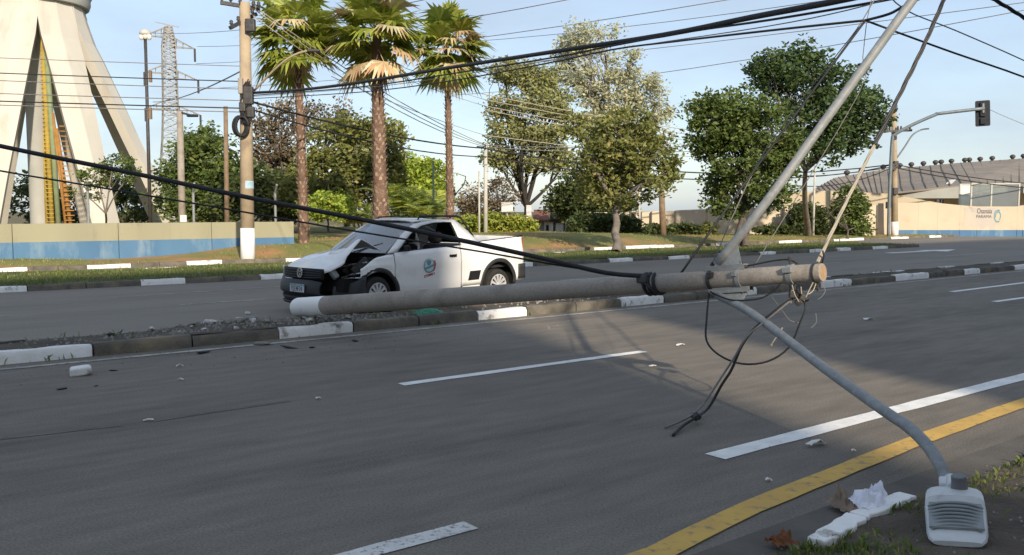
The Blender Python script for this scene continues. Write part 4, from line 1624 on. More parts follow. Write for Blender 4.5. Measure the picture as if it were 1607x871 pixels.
tree('background_tree', 'dark tree glimpsed between the legs of the cream tower', 'tree', gp(195, 362),
     [B(195, 315, 75, 46, 40), B(235, 320, 72, 40, 34), B(40, 315, 75, 50, 40), B(115, 320, 76, 50, 36)],
     150, 30, 0.26, 'leaf_dark', 0.3, None, 'bark', 35, 1.0, group='trees behind the wall')
tree('small_tree', 'small half-bare tree in front of the cream tower above the wall', 'tree', gp(166, 376),
     [B(150, 275, 44, 26, 20), B(185, 260, 44, 30, 16), B(135, 300, 44, 24, 16), B(200, 275, 44, 18, 14)],
     46, 20, 0.13, 'leaf_mid', 0.07, at(166, 335, 44), 'bark_grey', 36, 0.36, twigs=30, bare=20)
tree('bright_shrub', 'bright green shrub at the foot of the leftmost palm', 'shrub', gp(515, 368, .4),
     [B(515, 318, 37, 28, 18), B(490, 330, 37, 22, 16), B(535, 328, 37, 18, 16)],
     80, 34, 0.11, 'leaf_bright', 0.06, None, 'bark_grey', 37, 0.36)
tree('background_tree', 'bare brown thicket with thin stems above the hedge', 'tree', gp(745, 366),
     [B(740, 315, 56, 34, 26), B(785, 305, 56, 30, 28), B(765, 330, 56, 46, 18)],
     90, 16, 0.15, 'leaf_brown', 0.10, at(755, 350, 56), 'bark', 38, 0.55, twigs=110, bare=90, trunks=3)
tree('background_tree', 'leafy green tree behind the yellow-green palm clump', 'tree', gp(660, 366),
     [B(640, 275, 50, 34, 34), B(675, 285, 50, 34, 34), B(620, 300, 50, 26, 30), B(655, 320, 49, 44, 24)],
     150, 32, 0.17, 'leaf_bright', 0.18, None, 'bark', 39, 0.62)
tree('background_tree', 'dark spreading tree beside the little house behind the olive tree', 'tree', gp(905, 370),
     [B(885, 315, 58, 26, 26), B(925, 320, 57, 36, 26), B(965, 325, 57, 34, 24), B(905, 295, 58, 34, 20)],
     170, 32, 0.19, 'leaf_dark', 0.2, None, 'bark_dark', 40, 0.75)


def shrub(name, label, px0, px1, ptop, pbot, Y, lm, seed, n, depth=1.0, ls=0.12, group=None, cat='shrub'):
    rng = np.random.default_rng(seed)
    p0, p1 = at(px0, pbot, Y), at(px1, pbot, Y)
    zt = at((px0 + px1) / 2, ptop, Y).z
    zb = min(p0.z, p1.z)
    base = (p0 + p1) / 2
    base.z = zb - 0.1
    t = thing(name, label, cat, base, 0, group)
    L, H = (p1 - p0).length, zt - zb
    C = np.column_stack([rng.uniform(-.5, .5, n) * L, rng.uniform(-.5, .5, n) * depth, 0.1 + rng.uniform(0.1, 1, n) * H])
    C[:, 2] *= 1 - 0.25 * (np.abs(C[:, 0]) / (L / 2)) ** 3
    me = quads_mesh('foliage', leaf_quads(C, np.full(n, min(H * .35, .5)) * rng.uniform(.6, 1.2, n), 30, ls, rng), lm)
    obj('foliage', me, t)
    q = MB()
    for k in range(max(3, int(L * 2))):
        x = rng.uniform(-.45, .45) * L
        limb(q, (x, 0, 0), (x + rng.normal() * .2, rng.normal() * .1, H * .8), .03, .01, rng, .08, 4, 5)
    q.build('stem', 'bark', t, smooth=True)
    return t


shrub('hedge', 'long yellow-green clipped hedge behind the pickup bed', 706, 838, 340, 374, 48, 'leaf_hedge', 51, 330, 1.0, 0.11, cat='hedge')
shrub('dark_shrub', 'wide dark green bush left of the olive tree trunk', 895, 1000, 338, 373, 50, 'leaf_dark', 52, 200, 1.6, 0.13)
shrub('dark_shrub', 'low dark bush along the beige wall beside the thick wooden post', 1008, 1036, 352, 374, 53, 'leaf_dark', 53, 60, .9)
shrub('dark_shrub', 'low green bush between the wooden post and the stay wire', 1046, 1098, 353, 374, 53, 'leaf_dark', 54, 90, .9)
shrub('dark_shrub', 'small yellowish bush on the beige wall left of the leafy tree', 1100, 1122, 350, 374, 53, 'leaf_olive', 55, 50, .9)
shrub('dark_shrub', 'long low hedge bush in front of the shaded wall at the right', 1186, 1262, 355, 374, 54, 'leaf_dark', 56, 120, .9)
shrub('dark_shrub', 'bushy dark shrub in the shade left of the thin pale pole', 1240, 1292, 322, 374, 54, 'leaf_dark', 57, 150, 1.2)
tree('small_tree', 'small bushy tree in front of the beige wall beside the twisted cable', 'tree', gp(1330, 373, .2),
     [B(1330, 315, 55, 20, 22), B(1345, 330, 55, 18, 20), B(1320, 335, 55, 20, 18), B(1335, 352, 54.5, 26, 16), B(1352, 360, 54.5, 16, 10)],
     110, 30, 0.15, 'leaf_mid', 0.07, None, 'bark', 58, 0.5)

# clump of slender yellow-green palms
for i, (px, top, Y, lab) in enumerate(((632, 262, 40, 'slender green palm clump just right of the thickest palm trunk'), (655, 288, 39, 'yellowish palm clump in the middle between two palm trunks'),
                                       (680, 272, 41, 'green feathery palm clump left of the thin palm trunk'), (578, 300, 38, 'small golden palm clump left of the thickest palm trunk'))):
    rng = np.random.default_rng(70 + i)
    base = at(px, 352, Y)
    base.z = 0.25
    t = thing('feather_palm', lab, 'palm', base, 0, 'yellow-green palms behind the pickup')
    H = at(px, top, Y).z - base.z
    Q = []
    q = MB()
    for k in range(5):
        x0 = Vector((rng.normal() * .22, rng.normal() * .22, 0))
        x1 = x0 * 2.2 + Vector((0, 0, H * rng.uniform(.35, .6)))
        limb(q, x0, x1, .045, .035, rng, .03, 4, 6)
        for f in range(9):
            az = rng.uniform(0, 2 * math.pi)
            el = rng.uniform(.5, 1.35)
            L = H * rng.uniform(.35, .62)
            dirh = Vector((math.cos(az), math.sin(az), 0))
            pts = []
            for j in range(13):
                tt = j / 12
                pts.append(x1 + dirh * L * tt * math.cos(el) * 1.1 + Vector((0, 0, L * (math.sin(el) * tt - .55 * tt * tt))))
            q.tube(pts, [.014 * (1 - .06 * j) for j in range(13)], 4, cap=False)
            for j in range(2, 13):
                d = (pts[j] - pts[j - 1]).normalized()
                side = d.cross(Vector((0, 0, 1))).normalized()
                for sgn in (-1, 1):
                    ll = .42 * math.sin(math.pi * (.15 + .8 * j / 12)) * (H / 2.4)
                    tip = pts[j] + side * sgn * ll + d * ll * .5 + Vector((0, 0, -.25 * ll))
                    w = d * .035
                    Q.append([tuple(pts[j] - w * .6), tuple((pts[j] + tip) / 2 + w), tuple(tip), tuple((pts[j] + tip) / 2 - w)])
    q.build('stem', 'pipe_green', t, smooth=True)
    obj('fronds', quads_mesh('fronds', np.array(Q), 'leaf_areca'), t)


# ------------------------------------------------------------------ fan palms
def fan_palm(label, base, lean, H, tr, crown_r, seed, dead=0.3, skirt=18):
    rng = np.random.default_rng(seed)
    base = Vector(base)
    t = thing('fan_palm', label, 'palm', base, 0, 'row of three fan palms')
    q = MB()
    top = Vector((lean, 0, H))
    n = 18
    cl = lambda s: Vector((lean * s ** 1.4, 0, H * s))
    rad = lambda s: tr * (1.28 - .55 * s ** .6 + .5 * max(0, .05 - s) * 10)
    q.tube([cl(i / n) for i in range(n + 1)], [rad(i / n) for i in range(n + 1)], 14, cap=False)
    q.build('trunk', 'palm_trunk', t, smooth=True)
    # leaf bases left on the trunk, in crossing spirals
    q = MB()
    rows = int(H * .88 / 0.155)
    for r_ in range(rows):
        s = (0.02 + .86 * r_ / rows)
        c = cl(s)
        k = 9
        for j in range(k):
            if rng.random() < .12:
                continue
            a = 2 * math.pi * (j + .5 * (r_ % 2)) / k + rng.normal() * .08
            d = Vector((math.cos(a), math.sin(a), 0))
            e = Vector((-d.y, d.x, 0))
            R0 = rad(s) - .015
            w, h = R0 * .30, .135
            ou = rng.uniform(.05, .12)
            p = c + d * R0
            q.add([p - e * w - Vector((0, 0, h * .5)), p + e * w - Vector((0, 0, h * .5)), p + e * w * .5 + d * ou + Vector((0, 0, h * .55)), p - e * w * .5 + d * ou + Vector((0, 0, h * .55)), p + d * ou * .3 + Vector((0, 0, -h * .2))],
                  [(0, 1, 4), (1, 2, 4), (2, 3, 4), (3, 0, 4), (0, 3, 2, 1)])
    tag(q.build('leaf_bases', 'palm_stub', t, fix=False), kind='stuff')

    def fan(p, d, L, size, drop, out, stems, fold):
        """petiole p -> p+d*L then a fan of narrow segments"""
        d = d.normalized()
        end = p + d * L + Vector((0, 0, -drop * L))
        stems.append((p, (p + end) / 2 + Vector((0, 0, drop * .3 * L)), end))
        fd = (end - (p + end) / 2).normalized()
        side = fd.cross(Vector((0, 0, 1)))
        if side.length < .05:
            side = Vector((1, 0, 0))
        side.normalize()
        up = side.cross(fd)
        k = 17
        for j in range(k):
            a = (j / (k - 1) - .5) * R(230 - 150 * fold)
            sd = fd * math.cos(a) + side * math.sin(a)
            ln = size * (.72 + .28 * math.cos(a)) * rng.uniform(.85, 1.1)
            tip = end + sd * ln + Vector((0, 0, -ln * rng.uniform(.02, .34) - .12 * fold)) + up * rng.normal() * .05 * size
            mid = end + sd * ln * .55 + up * .03
            w = (side * math.cos(a) - fd * math.sin(a)) * size * .075 * (1 - .4 * fold)
            out.append([tuple(end), tuple(mid + w), tuple(tip), tuple(mid - w)])

    live, dry, stl, std = [], [], [], []
    nf = 60
    for i in range(nf):
        az = i * 2.39996 + rng.normal() * .2
        v = rng.uniform(-.72, 1.0)
        el = math.asin(max(-.95, min(.97, v)))
        d = Vector((math.cos(az) * math.cos(el), math.sin(az) * math.cos(el), math.sin(el)))
        L = crown_r * rng.uniform(.45, .72)
        is_dry = (v < .1 and rng.random() < dead * .7) or rng.random() < dead * .3
        fan(top + Vector((0, 0, rng.uniform(-.75, .35))), d, L, crown_r * rng.uniform(.55, .72), rng.uniform(.02, .16), dry if is_dry else live, std if is_dry else stl, .45 if is_dry else .05)
    for i in range(skirt):
        az = rng.uniform(0, 2 * math.pi)
        el = R(rng.uniform(-80, -48))
        d = Vector((math.cos(az) * math.cos(el), math.sin(az) * math.cos(el), math.sin(el)))
        fan(top + Vector((0, 0, rng.uniform(-.9, -.3))), d, crown_r * .34, crown_r * .42, .15, dry, std, .7)
    for nm, Q, S, m_ in (('live_fronds', live, stl, 'palm_green'), ('dead_fronds', dry, std, 'palm_dead')):
        for p, m2, e in S:
            sd = (e - p).cross(Vector((0, 0, 1)))
            sd = sd.normalized() * .018 if sd.length > 1e-3 else Vector((.018, 0, 0))
            Q.append([tuple(p - sd), tuple(p + sd), tuple(m2 + sd), tuple(m2 - sd)])
            Q.append([tuple(m2 - sd), tuple(m2 + sd), tuple(e + sd * .6), tuple(e - sd * .6)])
        obj(nm, quads_mesh(nm, np.array(Q), m_), t)
    return t


for lab, pxb, pxt, pyt, Y, tr, cr_px, sd_, dd, sk in (
        ('leftmost fan palm, with one brown dead frond hanging under its crown', 477, 465, 46, 33, .165, 70, 81, .20, 3),
        ('middle fan palm, the one with the thickest trunk and most dry fronds', 598, 590, 48, 32, .245, 72, 82, .22, 5),
        ('rightmost fan palm, slimmest trunk and smallest crown of the three', 707, 701, 72, 36.5, .145, 60, 83, .28, 8)):
    base = at(pxb, 370, Y)
    base.z = 0.2
    tp = at(pxt, pyt, Y)
    fan_palm(lab, base, tp.x - base.x, tp.z - base.z, tr, cr_px * Y / F, sd_, dd, sk)


# ================================================================== CREAM CONCRETE TOWER
TY = 60.0
tc0 = at(70, 331, TY)
tower = thing('water_tower', 'tall cream concrete tower on splayed tapering legs behind the wall', 'tower', (tc0.x, TY, 0), R(27.6))
S_ = TY / F
ztop = at(70, 8, TY).z
prof = [(351, 201), (320, 187), (280, 170), (220, 144), (172, 124), (121, 102), (95, 91), (68, 78), (40, 69), (13, 62), (-4, 60)]
for k in range(8):
    an = R(23 + 45 * k) - math.pi / 2                     # angle 0 looks at the camera
    er = Vector((math.cos(an), math.sin(an), 0))
    et = Vector((-er.y, er.x, 0))
    q = MB()
    rows = []
    for i, (py, rp) in enumerate([(375, 211)] + prof):
        z = max(-.1, at(70, py, TY).z) if py < 360 else -.1
        ro = rp * S_
        hw = .86 + .34 * sstep(351, 40, py)
        th = .75
        pts = [er * (ro * .985) - et * hw, er * (ro + .18), er * (ro * .985) + et * hw, er * (ro - th) + et * hw * .8, er * (ro - th) - et * hw * .8]
        rows.append([p + Vector((0, 0, z)) for p in pts])
    vs = [p for r_ in rows for p in r_]
    fs = [(i * 5 + j, i * 5 + (j + 1) % 5, i * 5 + 5 + (j + 1) % 5, i * 5 + 5 + j) for i in range(len(rows) - 1) for j in range(5)]
    fs += [tuple(range(5)), tuple((len(rows) - 1) * 5 + j for j in range(5))]
    q.add(vs, fs)
    q.build('leg', 'tower_cream', tower)
q = MB()
q.lathe([(0, ztop - .2), (3.15, ztop - .1), (3.25, ztop + .2), (3.25, ztop + .5), (5.2, ztop + 4.5), (6.2, ztop + 8.5), (5.9, ztop + 9.2), (0, ztop + 10)], None, 40)
q.build('tank', 'tower_grey', tower, auto=40)
q = MB()
q.lathe([(.62, 0), (.62, ztop)], Matrix.Translation((-.25, -1.2, 0)), 20)
q.build('central_shaft', 'tower_grey', tower, smooth=True)
for x, y, r_, h_, m_ in ((.42, -1.9, .16, 13.2, 'pipe_yellow'), (.80, -2.0, .17, 12.6, 'pipe_green'), (1.25, -2.3, .10, 8.0, 'pipe_orange'), (1.55, -2.4, .13, 7.0, 'pipe_orange'), (.12, -1.8, .10, 12.9, 'pipe_yellow')):
    q = MB()
    q.tube([(x, y, 0), (x * .55, y * .8, h_)], r_, 10)
    q.build('pipe', m_, tower, smooth=True)
q = MB()
for i in range(46):
    z = .4 + i * .27
    f = z / 13
    q.beam((.12 - .05 * f, -2.05 + .4 * f, z), (.55 - .22 * f, -2.05 + .4 * f, z), .05)
tag(q.build('ladder_rungs', 'pipe_yellow', tower), kind='stuff')
q = MB()
for i in range(22):
    z = .4 + i * .32
    q.beam((1.2 - .03 * i * .3, -2.55, z), (1.75 - .03 * i * .3, -2.55, z), .06)
tag(q.build('ladder_rungs', 'pipe_orange', tower), kind='stuff')

# ================================================================== WALLS
wn = 30.5
lw = thing('boundary_wall', 'low boundary wall painted olive above and blue below, left of the palms', 'wall', W(0, wn), TH)
uend = UN(at(452, 352, 30))[0]
for i in range(20):
    if True:
        # panels of four metres between thin joints
        u1 = 13.9 - i * 3.02
        u0 = u1 - 3.0
        if u1 < -28:
            break
        q = MB()
        q.box(((u0 + u1) / 2, 0, .86), (u1 - u0, .18, .80))
        pn = q.build('upper_panel', 'wall_olive', lw)
        q = MB()
        q.box(((u0 + u1) / 2, -.012, .22), (u1 - u0, .19, .96))
        q.build('lower_panel', 'wall_blue', lw)
for u_ in (10.6, 12.6, 13.6, 7.2):
    p = W(u_, 31.3)
    q = MB()
    q.tube([p, p + Vector((0, 0, 2.35))], .045, 8)
    q.tube([p + Vector((0, 0, 2.3)), p + Vector((.15, -.3, 2.6))], .04, 8)
    lab = {10.6: 'grey fence post behind the wall left of the utility pole', 12.6: 'grey fence post behind the wall right of the utility pole', 13.6: 'grey fence post beside the leftmost palm trunk', 7.2: 'grey fence post behind the wall under the lattice tower'}[u_]
    tag(q.build('fence_post', 'galvanised'), lab, 'fence post', 'posts behind the boundary wall')

# beige wall behind the trees
bw = thing('beige_wall', 'long plain beige wall behind the street trees', 'wall')


def wall_seg(parent, px0, px1, Y0, Y1, pt0, pt1, m, name, th=.2, zb=-.1):
    a, c = at(px0, 372, Y0), at(px1, 372, Y1)
    za, zc = at(px0, pt0, Y0).z, at(px1, pt1, Y1).z
    d = Vector((-(c - a).y, (c - a).x, 0)).normalized() * th
    q = MB()
    q.add([(a.x, a.y, zb), (c.x, c.y, zb), (c.x, c.y, zc), (a.x, a.y, za)] + [(p.x + d.x, p.y + d.y, z) for p, z in ((a, zb), (c, zb), (c, zc), (a, za))],
          [(0, 1, 2, 3), (7, 6, 5, 4), (0, 4, 5, 1), (1, 5, 6, 2), (2, 6, 7, 3), (3, 7, 4, 0)])
    return q.build(name, m, parent)


for i, (x0, x1, t0, t1) in enumerate(((925, 990, 333, 333), (991, 1006, 331, 331), (1007, 1060, 332, 331), (1061, 1110, 330, 328), (1111, 1175, 328, 327), (1176, 1230, 326, 325), (1231, 1285, 324, 323), (1286, 1340, 323, 323), (1341, 1376, 322, 322))):
    wall_seg(bw, x0, x1, 55.6, 55.9, t0, t1, 'wall_beige', 'wall_panel')
wall_seg(bw, 1023, 1034, 55.3, 55.3, 331, 331, 'wall_beige', 'pilaster', .25)
cw = thing('corner_wall', 'beige wall with a blue base and a faded painted sign at the right edge', 'wall')
pts_ = [(1378, 324, 318), (1440, 318, 317), (1470, 318.5, 321), (1505, 322, 324), (1532, 324, 324), (1595, 324, 324), (1604, 322, 322), (1760, 322, 322)]
for (x0, t0, _), (x1, t1, _) in zip(pts_[:-1], pts_[1:]):
    wall_seg(cw, x0 + .15, x1, 57.5, 57.5, t0 if x0 > 1380 else 319, t1, 'wall_beige', 'wall_panel')
    if x0 > 1380 or True:
        wall_seg(cw, max(x0, 1398) + .6, x1 - .1, 57.47, 57.47, 361, 361, 'wall_blue', 'painted_base', .06)
# faded painted sign
sy = 57.484
Ms = lambda px, py: M4(Matrix.Rotation(math.pi / 2, 3, 'X'), at(px, py, sy))
q = MB()
p0, p1 = at(1514, 326, 57.44), at(1562, 358, 57.44)
random.seed(3)
edge = [(p0.x, p0.z), (p1.x, p0.z - .02)] + [(p1.x + random.uniform(-.12, .1), p0.z + (p1.z - p0.z) * k / 6) for k in range(1, 6)] + [(p1.x - (p1.x - p0.x) * k / 9, p1.z + random.uniform(-.1, .22)) for k in range(10)] + [(p0.x + random.uniform(-.1, .12), p1.z + (p0.z - p1.z) * k / 6) for k in range(1, 6)]
q.add([(x, 57.492, z) for x, z in edge], [tuple(range(len(edge)))])
q.build('painted_patch', 'wall_patch', cw)
text('sign_lettering', 'Osanaia', .46, 'plate_ink', cw, Ms(1545, 331.5), xs=.66)
text('sign_lettering', 'PARAMA', .27, 'engine_grey', cw, Ms(1544, 340), xs=.95)
q = MB()
for rr, a0, a1, off, w in ((.42, 60, 300, 0, .10), (.30, -60, 200, .02, .08)):
    c = at(1566, 339, sy)
    vs = []
    k = 18
    for i in range(k + 1):
        a = R(a0 + (a1 - a0) * i / k)
        vs += [(c.x + off + (rr) * .62 * math.cos(a), sy, c.z + rr * math.sin(a)), (c.x + off + (rr - w) * .62 * math.cos(a), sy, c.z + (rr - w) * math.sin(a))]
    q.add(vs, [(2 * i, 2 * i + 2, 2 * i + 3, 2 * i + 1) for i in range(k)])
q.build('sign_emblem', 'sticker_blue', cw)

# ================================================================== WAREHOUSE
wh = thing('warehouse', 'large warehouse with a brown sheet roof and a row of ridge vents at the right', 'building')


def quad(parent, name, m, P, th=.15):
    P = [Vector(p) for p in P]
    nrm = (P[1] - P[0]).cross(P[2] - P[0]).normalized() * th
    q = MB()
    n = len(P)
    q.add([p for p in P] + [p - nrm for p in P], [tuple(range(n)), tuple(reversed(range(n, 2 * n)))] + [(i, (i + 1) % n, (i + 1) % n + n, i + n) for i in range(n)])
    return q.build(name, m, parent)


RL = [(1276, 297, 74), (1310, 279, 84), (1385, 266, 96), (1500, 256, 100), (1607, 248.5, 104), (1720, 243, 108)]
EL = [(1276, 299, 74), (1335, 301, 73), (1390, 303, 72), (1520, 289, 72), (1607, 291, 74), (1720, 293, 76)]
for i in range(len(RL) - 1):
    a, c, d, e = at(*EL[i]), at(*EL[i + 1]), at(*RL[i + 1]), at(*RL[i])
    n_ = 7
    rp = quad(wh, 'roof_panel', 'roof_brown', [a, c, d, e])
    for k in range(n_):
        f = (k + .5) / n_
        q = MB()
        q.beam(a.lerp(c, f) + Vector((0, 0, .06)), e.lerp(d, f) + Vector((0, 0, .02)), .07, .05)
        q.build('roof_rib', 'roof_brown', rp)
# light sheet in the roof
sk_ = [at(1483, 290, 74.5), at(1492, 289.5, 74.5), at(1499, 284, 78), at(1489, 284.5, 78)]
quad(wh, 'skylight', 'white_panel', [p + Vector((0, -.2, .12)) for p in sk_], .05)
for px in (1329, 1352, 1386, 1412, 1430, 1449, 1468, 1477, 1493, 1514, 1521, 1538, 1557, 1589, 1606):
    # follow the ridge
    for (x0, y0, d0), (x1, y1, d1) in zip(RL[:-1], RL[1:]):
        if x0 <= px <= x1:
            f = (px - x0) / (x1 - x0)
            p = at(px, y0 + (y1 - y0) * f, d0 + (d1 - d0) * f)
    q = MB()
    q.lathe([(.16, -.3), (.16, .10), (.26, .16), (.31, .30), (.25, .44), (.12, .52), (0, .54)], Matrix.Translation(p), 12)
    vt = q.build('ridge_vent', 'steel_dark', wh, smooth=True)
for x0, x1, t0, t1, b_, Y, m_, nm in ((1226, 1300, 302, 299, 0, 62, 'wall_cream', 'end_wall'), (1300, 1392, 299, 304, 0, 62, 'wall_cream', 'end_wall'), (1392, 1470, 304, 318, 0, 62.2, 'wall_cream', 'end_wall'), (1470, 1500, 318, 323, 0, 62.4, 'wall_cream', 'end_wall')):
    wall_seg(wh, x0 + .2, x1 - .2, Y, Y, t0, t1, m_, nm, .3)
wall_seg(wh, 1405, 1521, 72.5, 71.5, 305.5, 290, 'fascia_grey', 'fascia', .3, at(1480, 311, 71.5).z)
wall_seg(wh, 1603, 1760, 73, 75, 292, 294, 'fascia_grey', 'fascia', .3, at(1620, 303, 73).z)
wall_seg(wh, 1380, 1760, 80, 82, 290, 290, 'wall_beige', 'inner_wall', .3)
for px in (1468, 1475, 1510):
    wall_seg(wh, px, px + 4, 66, 66, 313, 313, 'steel_dark' if px < 1500 else 'white_panel', 'column', .3)
gb = thing('glass_kiosk', 'pale translucent glass box standing above the corner wall', 'glass box', at(1560, 331, 63) * Vector((1, 1, 0)).x if False else (at(1560, 331, 63).x, 63, 0))
gx0, gx1 = at(1523, 331, 63).x - gb.location.x, at(1598, 331, 63).x - gb.location.x
zt = at(1560, 289, 63).z
q = MB()
q.box(((gx0 + gx1) / 2, 0, zt / 2), (gx1 - gx0 - .1, .03, zt - .05))
q.build('front_pane', 'glass_panel', gb)
q = MB()
q.box(((gx0 + gx1) / 2, 1.6, zt / 2), (gx1 - gx0 - .1, .03, zt - .05))
q.build('back_pane', 'white_panel', gb)
q = MB()
q.box(((gx0 + gx1) / 2 + .5, .9, zt * .42), (1.8, .05, zt * .84))
q.build('inner_panel', 'white_panel', gb)
for x in (gx0, gx1, gx0 + (gx1 - gx0) * .42):
    for y in (0, 1.6):
        q = MB()
        q.box((x, y, zt / 2), (.10, .10, zt))
        q.build('frame_post', 'metal_pale', gb)
for y in (0, 1.6):
    q = MB()
    q.box(((gx0 + gx1) / 2, y, zt + .03), (gx1 - gx0 + .1, .11, .09))
    q.build('frame_rail', 'metal_pale', gb)

# ================================================================== LITTLE HOUSE
hs = thing('small_house', 'small grey house with a red tiled roof and white gate behind the hedge end', 'house')
HYY = 62
wall_seg(hs, 840, 862, HYY, HYY, 343, 343, 'plaster_grey', 'wall', .25)
wall_seg(hs, 862.3, 894, HYY + .1, HYY + .1, 345, 345, 'plaster_grey', 'wall', .25)
for x0, x1, t, m_ in ((854, 868, 348, 'white_panel'), (872, 884, 350, 'white_panel'), (887, 890, 349, 'white_panel')):
    wall_seg(hs, x0, x1, HYY - .15, HYY - .15, t, t, m_, 'gate_panel', .06)
wall_seg(hs, 857, 861, HYY - .25, HYY - .25, 353, 353, 'car_black', 'window', .04, at(859, 362, HYY).z)
for x0, x1, m_ in ((836, 862, 'roof_red'), (862, 897, 'bark_dark')):
    quad(hs, 'roof_panel', m_, [at(x0, 344, HYY - .4), at(x1, 345, HYY - .4), at(x1 - 2, 329, HYY + 4), at(x0 + 2, 329, HYY + 4)], .12)
wall_seg(hs, 893, 900, HYY - .5, HYY - .5, 322, 322, 'white_panel', 'gate_pillar', .4)
for px0, px1, y0, y1, Y, lab in ((787, 805, 317, 333, 54, 'square white board on a post above the hedge'), (826, 834, 322, 345, 56, 'narrow white board at the right end of the hedge')):
    c0, c1 = at(px0, y1, Y), at(px1, y0, Y)
    sg = thing('sign_board', lab, 'sign', ((c0.x + c1.x) / 2, Y, 0), 0, 'white boards by the hedge')
    q = MB()
    q.box((0, 0, (c0.z + c1.z) / 2), (c1.x - c0.x, .06, c1.z - c0.z))
    q.build('board', 'white_panel', sg)
    q = MB()
    q.box((0, .08, c0.z / 2), (.08, .08, c0.z + .2))
    q.build('post', 'metal_pale', sg)


# ================================================================== POLES
def pole(name, label, px, ptop, pbot, Y, r0, r1, m, group=None, white=None, lean=0):
    base = at(px, pbot, Y)
    base.z = 0.0
    top = at(px + lean, ptop, Y)
    t = thing(name, label, 'pole', base, 0, group)
    q = MB()
    q.tube([(0, 0, -.1), (top.x - base.x, 0, top.z)], [r0, r1], 14)
    q.build('shaft', m, t, smooth=True)
    if white:
        zw = at(px, white, Y).z
        q = MB()
        f = zw / top.z
        q.tube([(0, 0, -.1), ((top.x - base.x) * f, 0, zw)], [r0 + .006, r0 + (r1 - r0) * f + .006], 14)
        q.build('painted_base', 'lime_white', t, smooth=True)
    return t, base, top


# main utility pole on the left
UY = 28.6
up_, ub, ut = pole('utility_pole', 'tall concrete utility pole with crossarms and a white painted base by the wall', 389, 4, 412, UY, .225, .165, 'concrete_pole_far', white=358, lean=-5)
L = lambda px, py, dy=0.0: at(px, py, UY + dy) - ub
for p0, p1, w in ((L(346, 4, -.3), L(408, 14, .25), .11), (L(361, 44, -.4), L(402, 22, .4), .11)):
    q = MB()
    q.beam(p0, p1, w)
    q.build('crossarm', 'steel_dark', up_)
for px, py in ((348, 2), (362, 3), (377, 6), (398, 10), (406, 11), (363, 40), (374, 34), (396, 22)):
    q = MB()
    p = L(px, py, -.1)
    q.lathe([(.03, -.03), (.035, .03), (.07, .06), (.04, .09), (.065, .12), (.03, .17)], Matrix.Translation(p), 10)
    q.build('insulator', 'steel_dark', up_, smooth=True)
q = MB()
for k in range(3):
    c = L(378 + (k - 1) * 2, 198, -.24 - .04 * k)
    pt = [c + Vector((.20 * math.cos(a), 0, .30 * math.sin(a))) for a in [2 * math.pi * i / 18 for i in range(19)]]
    q.tube(pt, .05, 6)
q.build('cable_coil', 'cable_black', up_, smooth=True)
for px, py, w, h in ((390, 150, .30, .55), (378, 135, .14, .5), (394, 176, .22, .34), (381, 168, .2, .3), (393, 40, .3, .4)):
    q = MB()
    q.box(L(px, py, -.22), (w, .2, h))
    q.build('junction_box', 'steel_dark' if px != 378 else 'concrete_pole', up_, bevel=.03)
rngp = np.random.default_rng(5)
for k in range(9):
    q = MB()
    pts = [L(386 + rngp.uniform(-9, 9), 128 + j * 16 + rngp.uniform(-4, 4), -.24 - .04 * rngp.random()) for j in range(5)]
    q.tube(smooth_path(pts), .022, 5)
    q.build('drop_wire', 'cable_black', up_, smooth=True)
q = MB()
q.lathe([(.205, at(0, 296, UY).z), (.205, at(0, 284, UY).z)], Matrix.Translation(((ut - ub).x * .42, 0, 0)), 16)
q.build('number_band', 'plate_cyan', up_)
q = MB()
q.tube(smooth_path([L(399, 142), L(430, 110, -.4), L(452, 92, -.6), L(470, 83, -.7), L(484, 80, -.8)]), .035, 8)
la = q.build('lamp_arm', 'concrete_pole_far', up_, smooth=True)
q = MB()
q.box(L(492, 79.5, -.85), (.38, .16, .09))
q.build('lamp_head', 'steel_dark', la, bevel=.03)

# other poles
tl, tb, tt_ = pole('lamp_mast', 'slender dark mast with a round white lamp cluster beside the cream tower', 236, 56, 352, 40, .085, .065, 'steel_dark', lean=-8)
Lm = lambda px, py, dy=0: at(px, py, 40 + dy) - tb
q = MB()
q.lathe([(.10, -.14), (.24, -.08), (.26, 0), (.20, .10), (.08, .17), (0, .18)], Matrix.Translation(Lm(228, 52)), 18)
q.build('lamp_ring', 'metal_pale', tl, smooth=True)
for dx in (-6, 0, 6):
    q = MB()
    q.lathe([(0, -.14), (.08, -.10), (.11, 0), (.08, .10), (0, .13)], Matrix.Translation(Lm(228 + dx, 57 + abs(dx) * .2, -.1)), 12)
    q.build('lamp_globe', 'white_panel', tl, smooth=True)
for py in (120, 178):
    q = MB()
    q.box(Lm(236, py), (.12, .12, .5))
    q.build('mast_box', 'wood_pole', tl)
cp, cb, ct = pole('concrete_pole', 'plain grey concrete pole with a dark lamp head in front of the lattice tower', 286, 174, 352, 46, .20, .15, 'concrete_pole', lean=-4)
q = MB()
q.tube([at(283, 176, 46) - cb, at(300, 181, 45.6) - cb], .05, 6)
arm_ = q.build('lamp_arm', 'steel_dark', cp)
q = MB()
q.box(at(302, 181.5, 45.6) - cb, (.55, .24, .13))
q.build('lamp_head', 'signal_black', arm_, bevel=.04)
q = MB()
q.box(at(288, 343, 45.7) - cb, (.32, .05, .36))
q.build('notice', 'white_panel', cp)
pole('wooden_pole', 'thin brown wooden pole left of the concrete utility pole', 356, 167, 352, 44, .13, .10, 'wood_pole', lean=-2)
p3, p3b, p3t = pole('street_pole', 'grey service pole with crossarm rising behind the hedge', 762, 226, 366, 47, .12, .09, 'metal_pale', lean=0)
q = MB()
q.beam(at(748, 230, 47) - p3b, at(774, 234, 47) - p3b, .09)
q.build('crossarm', 'steel_dark', p3)
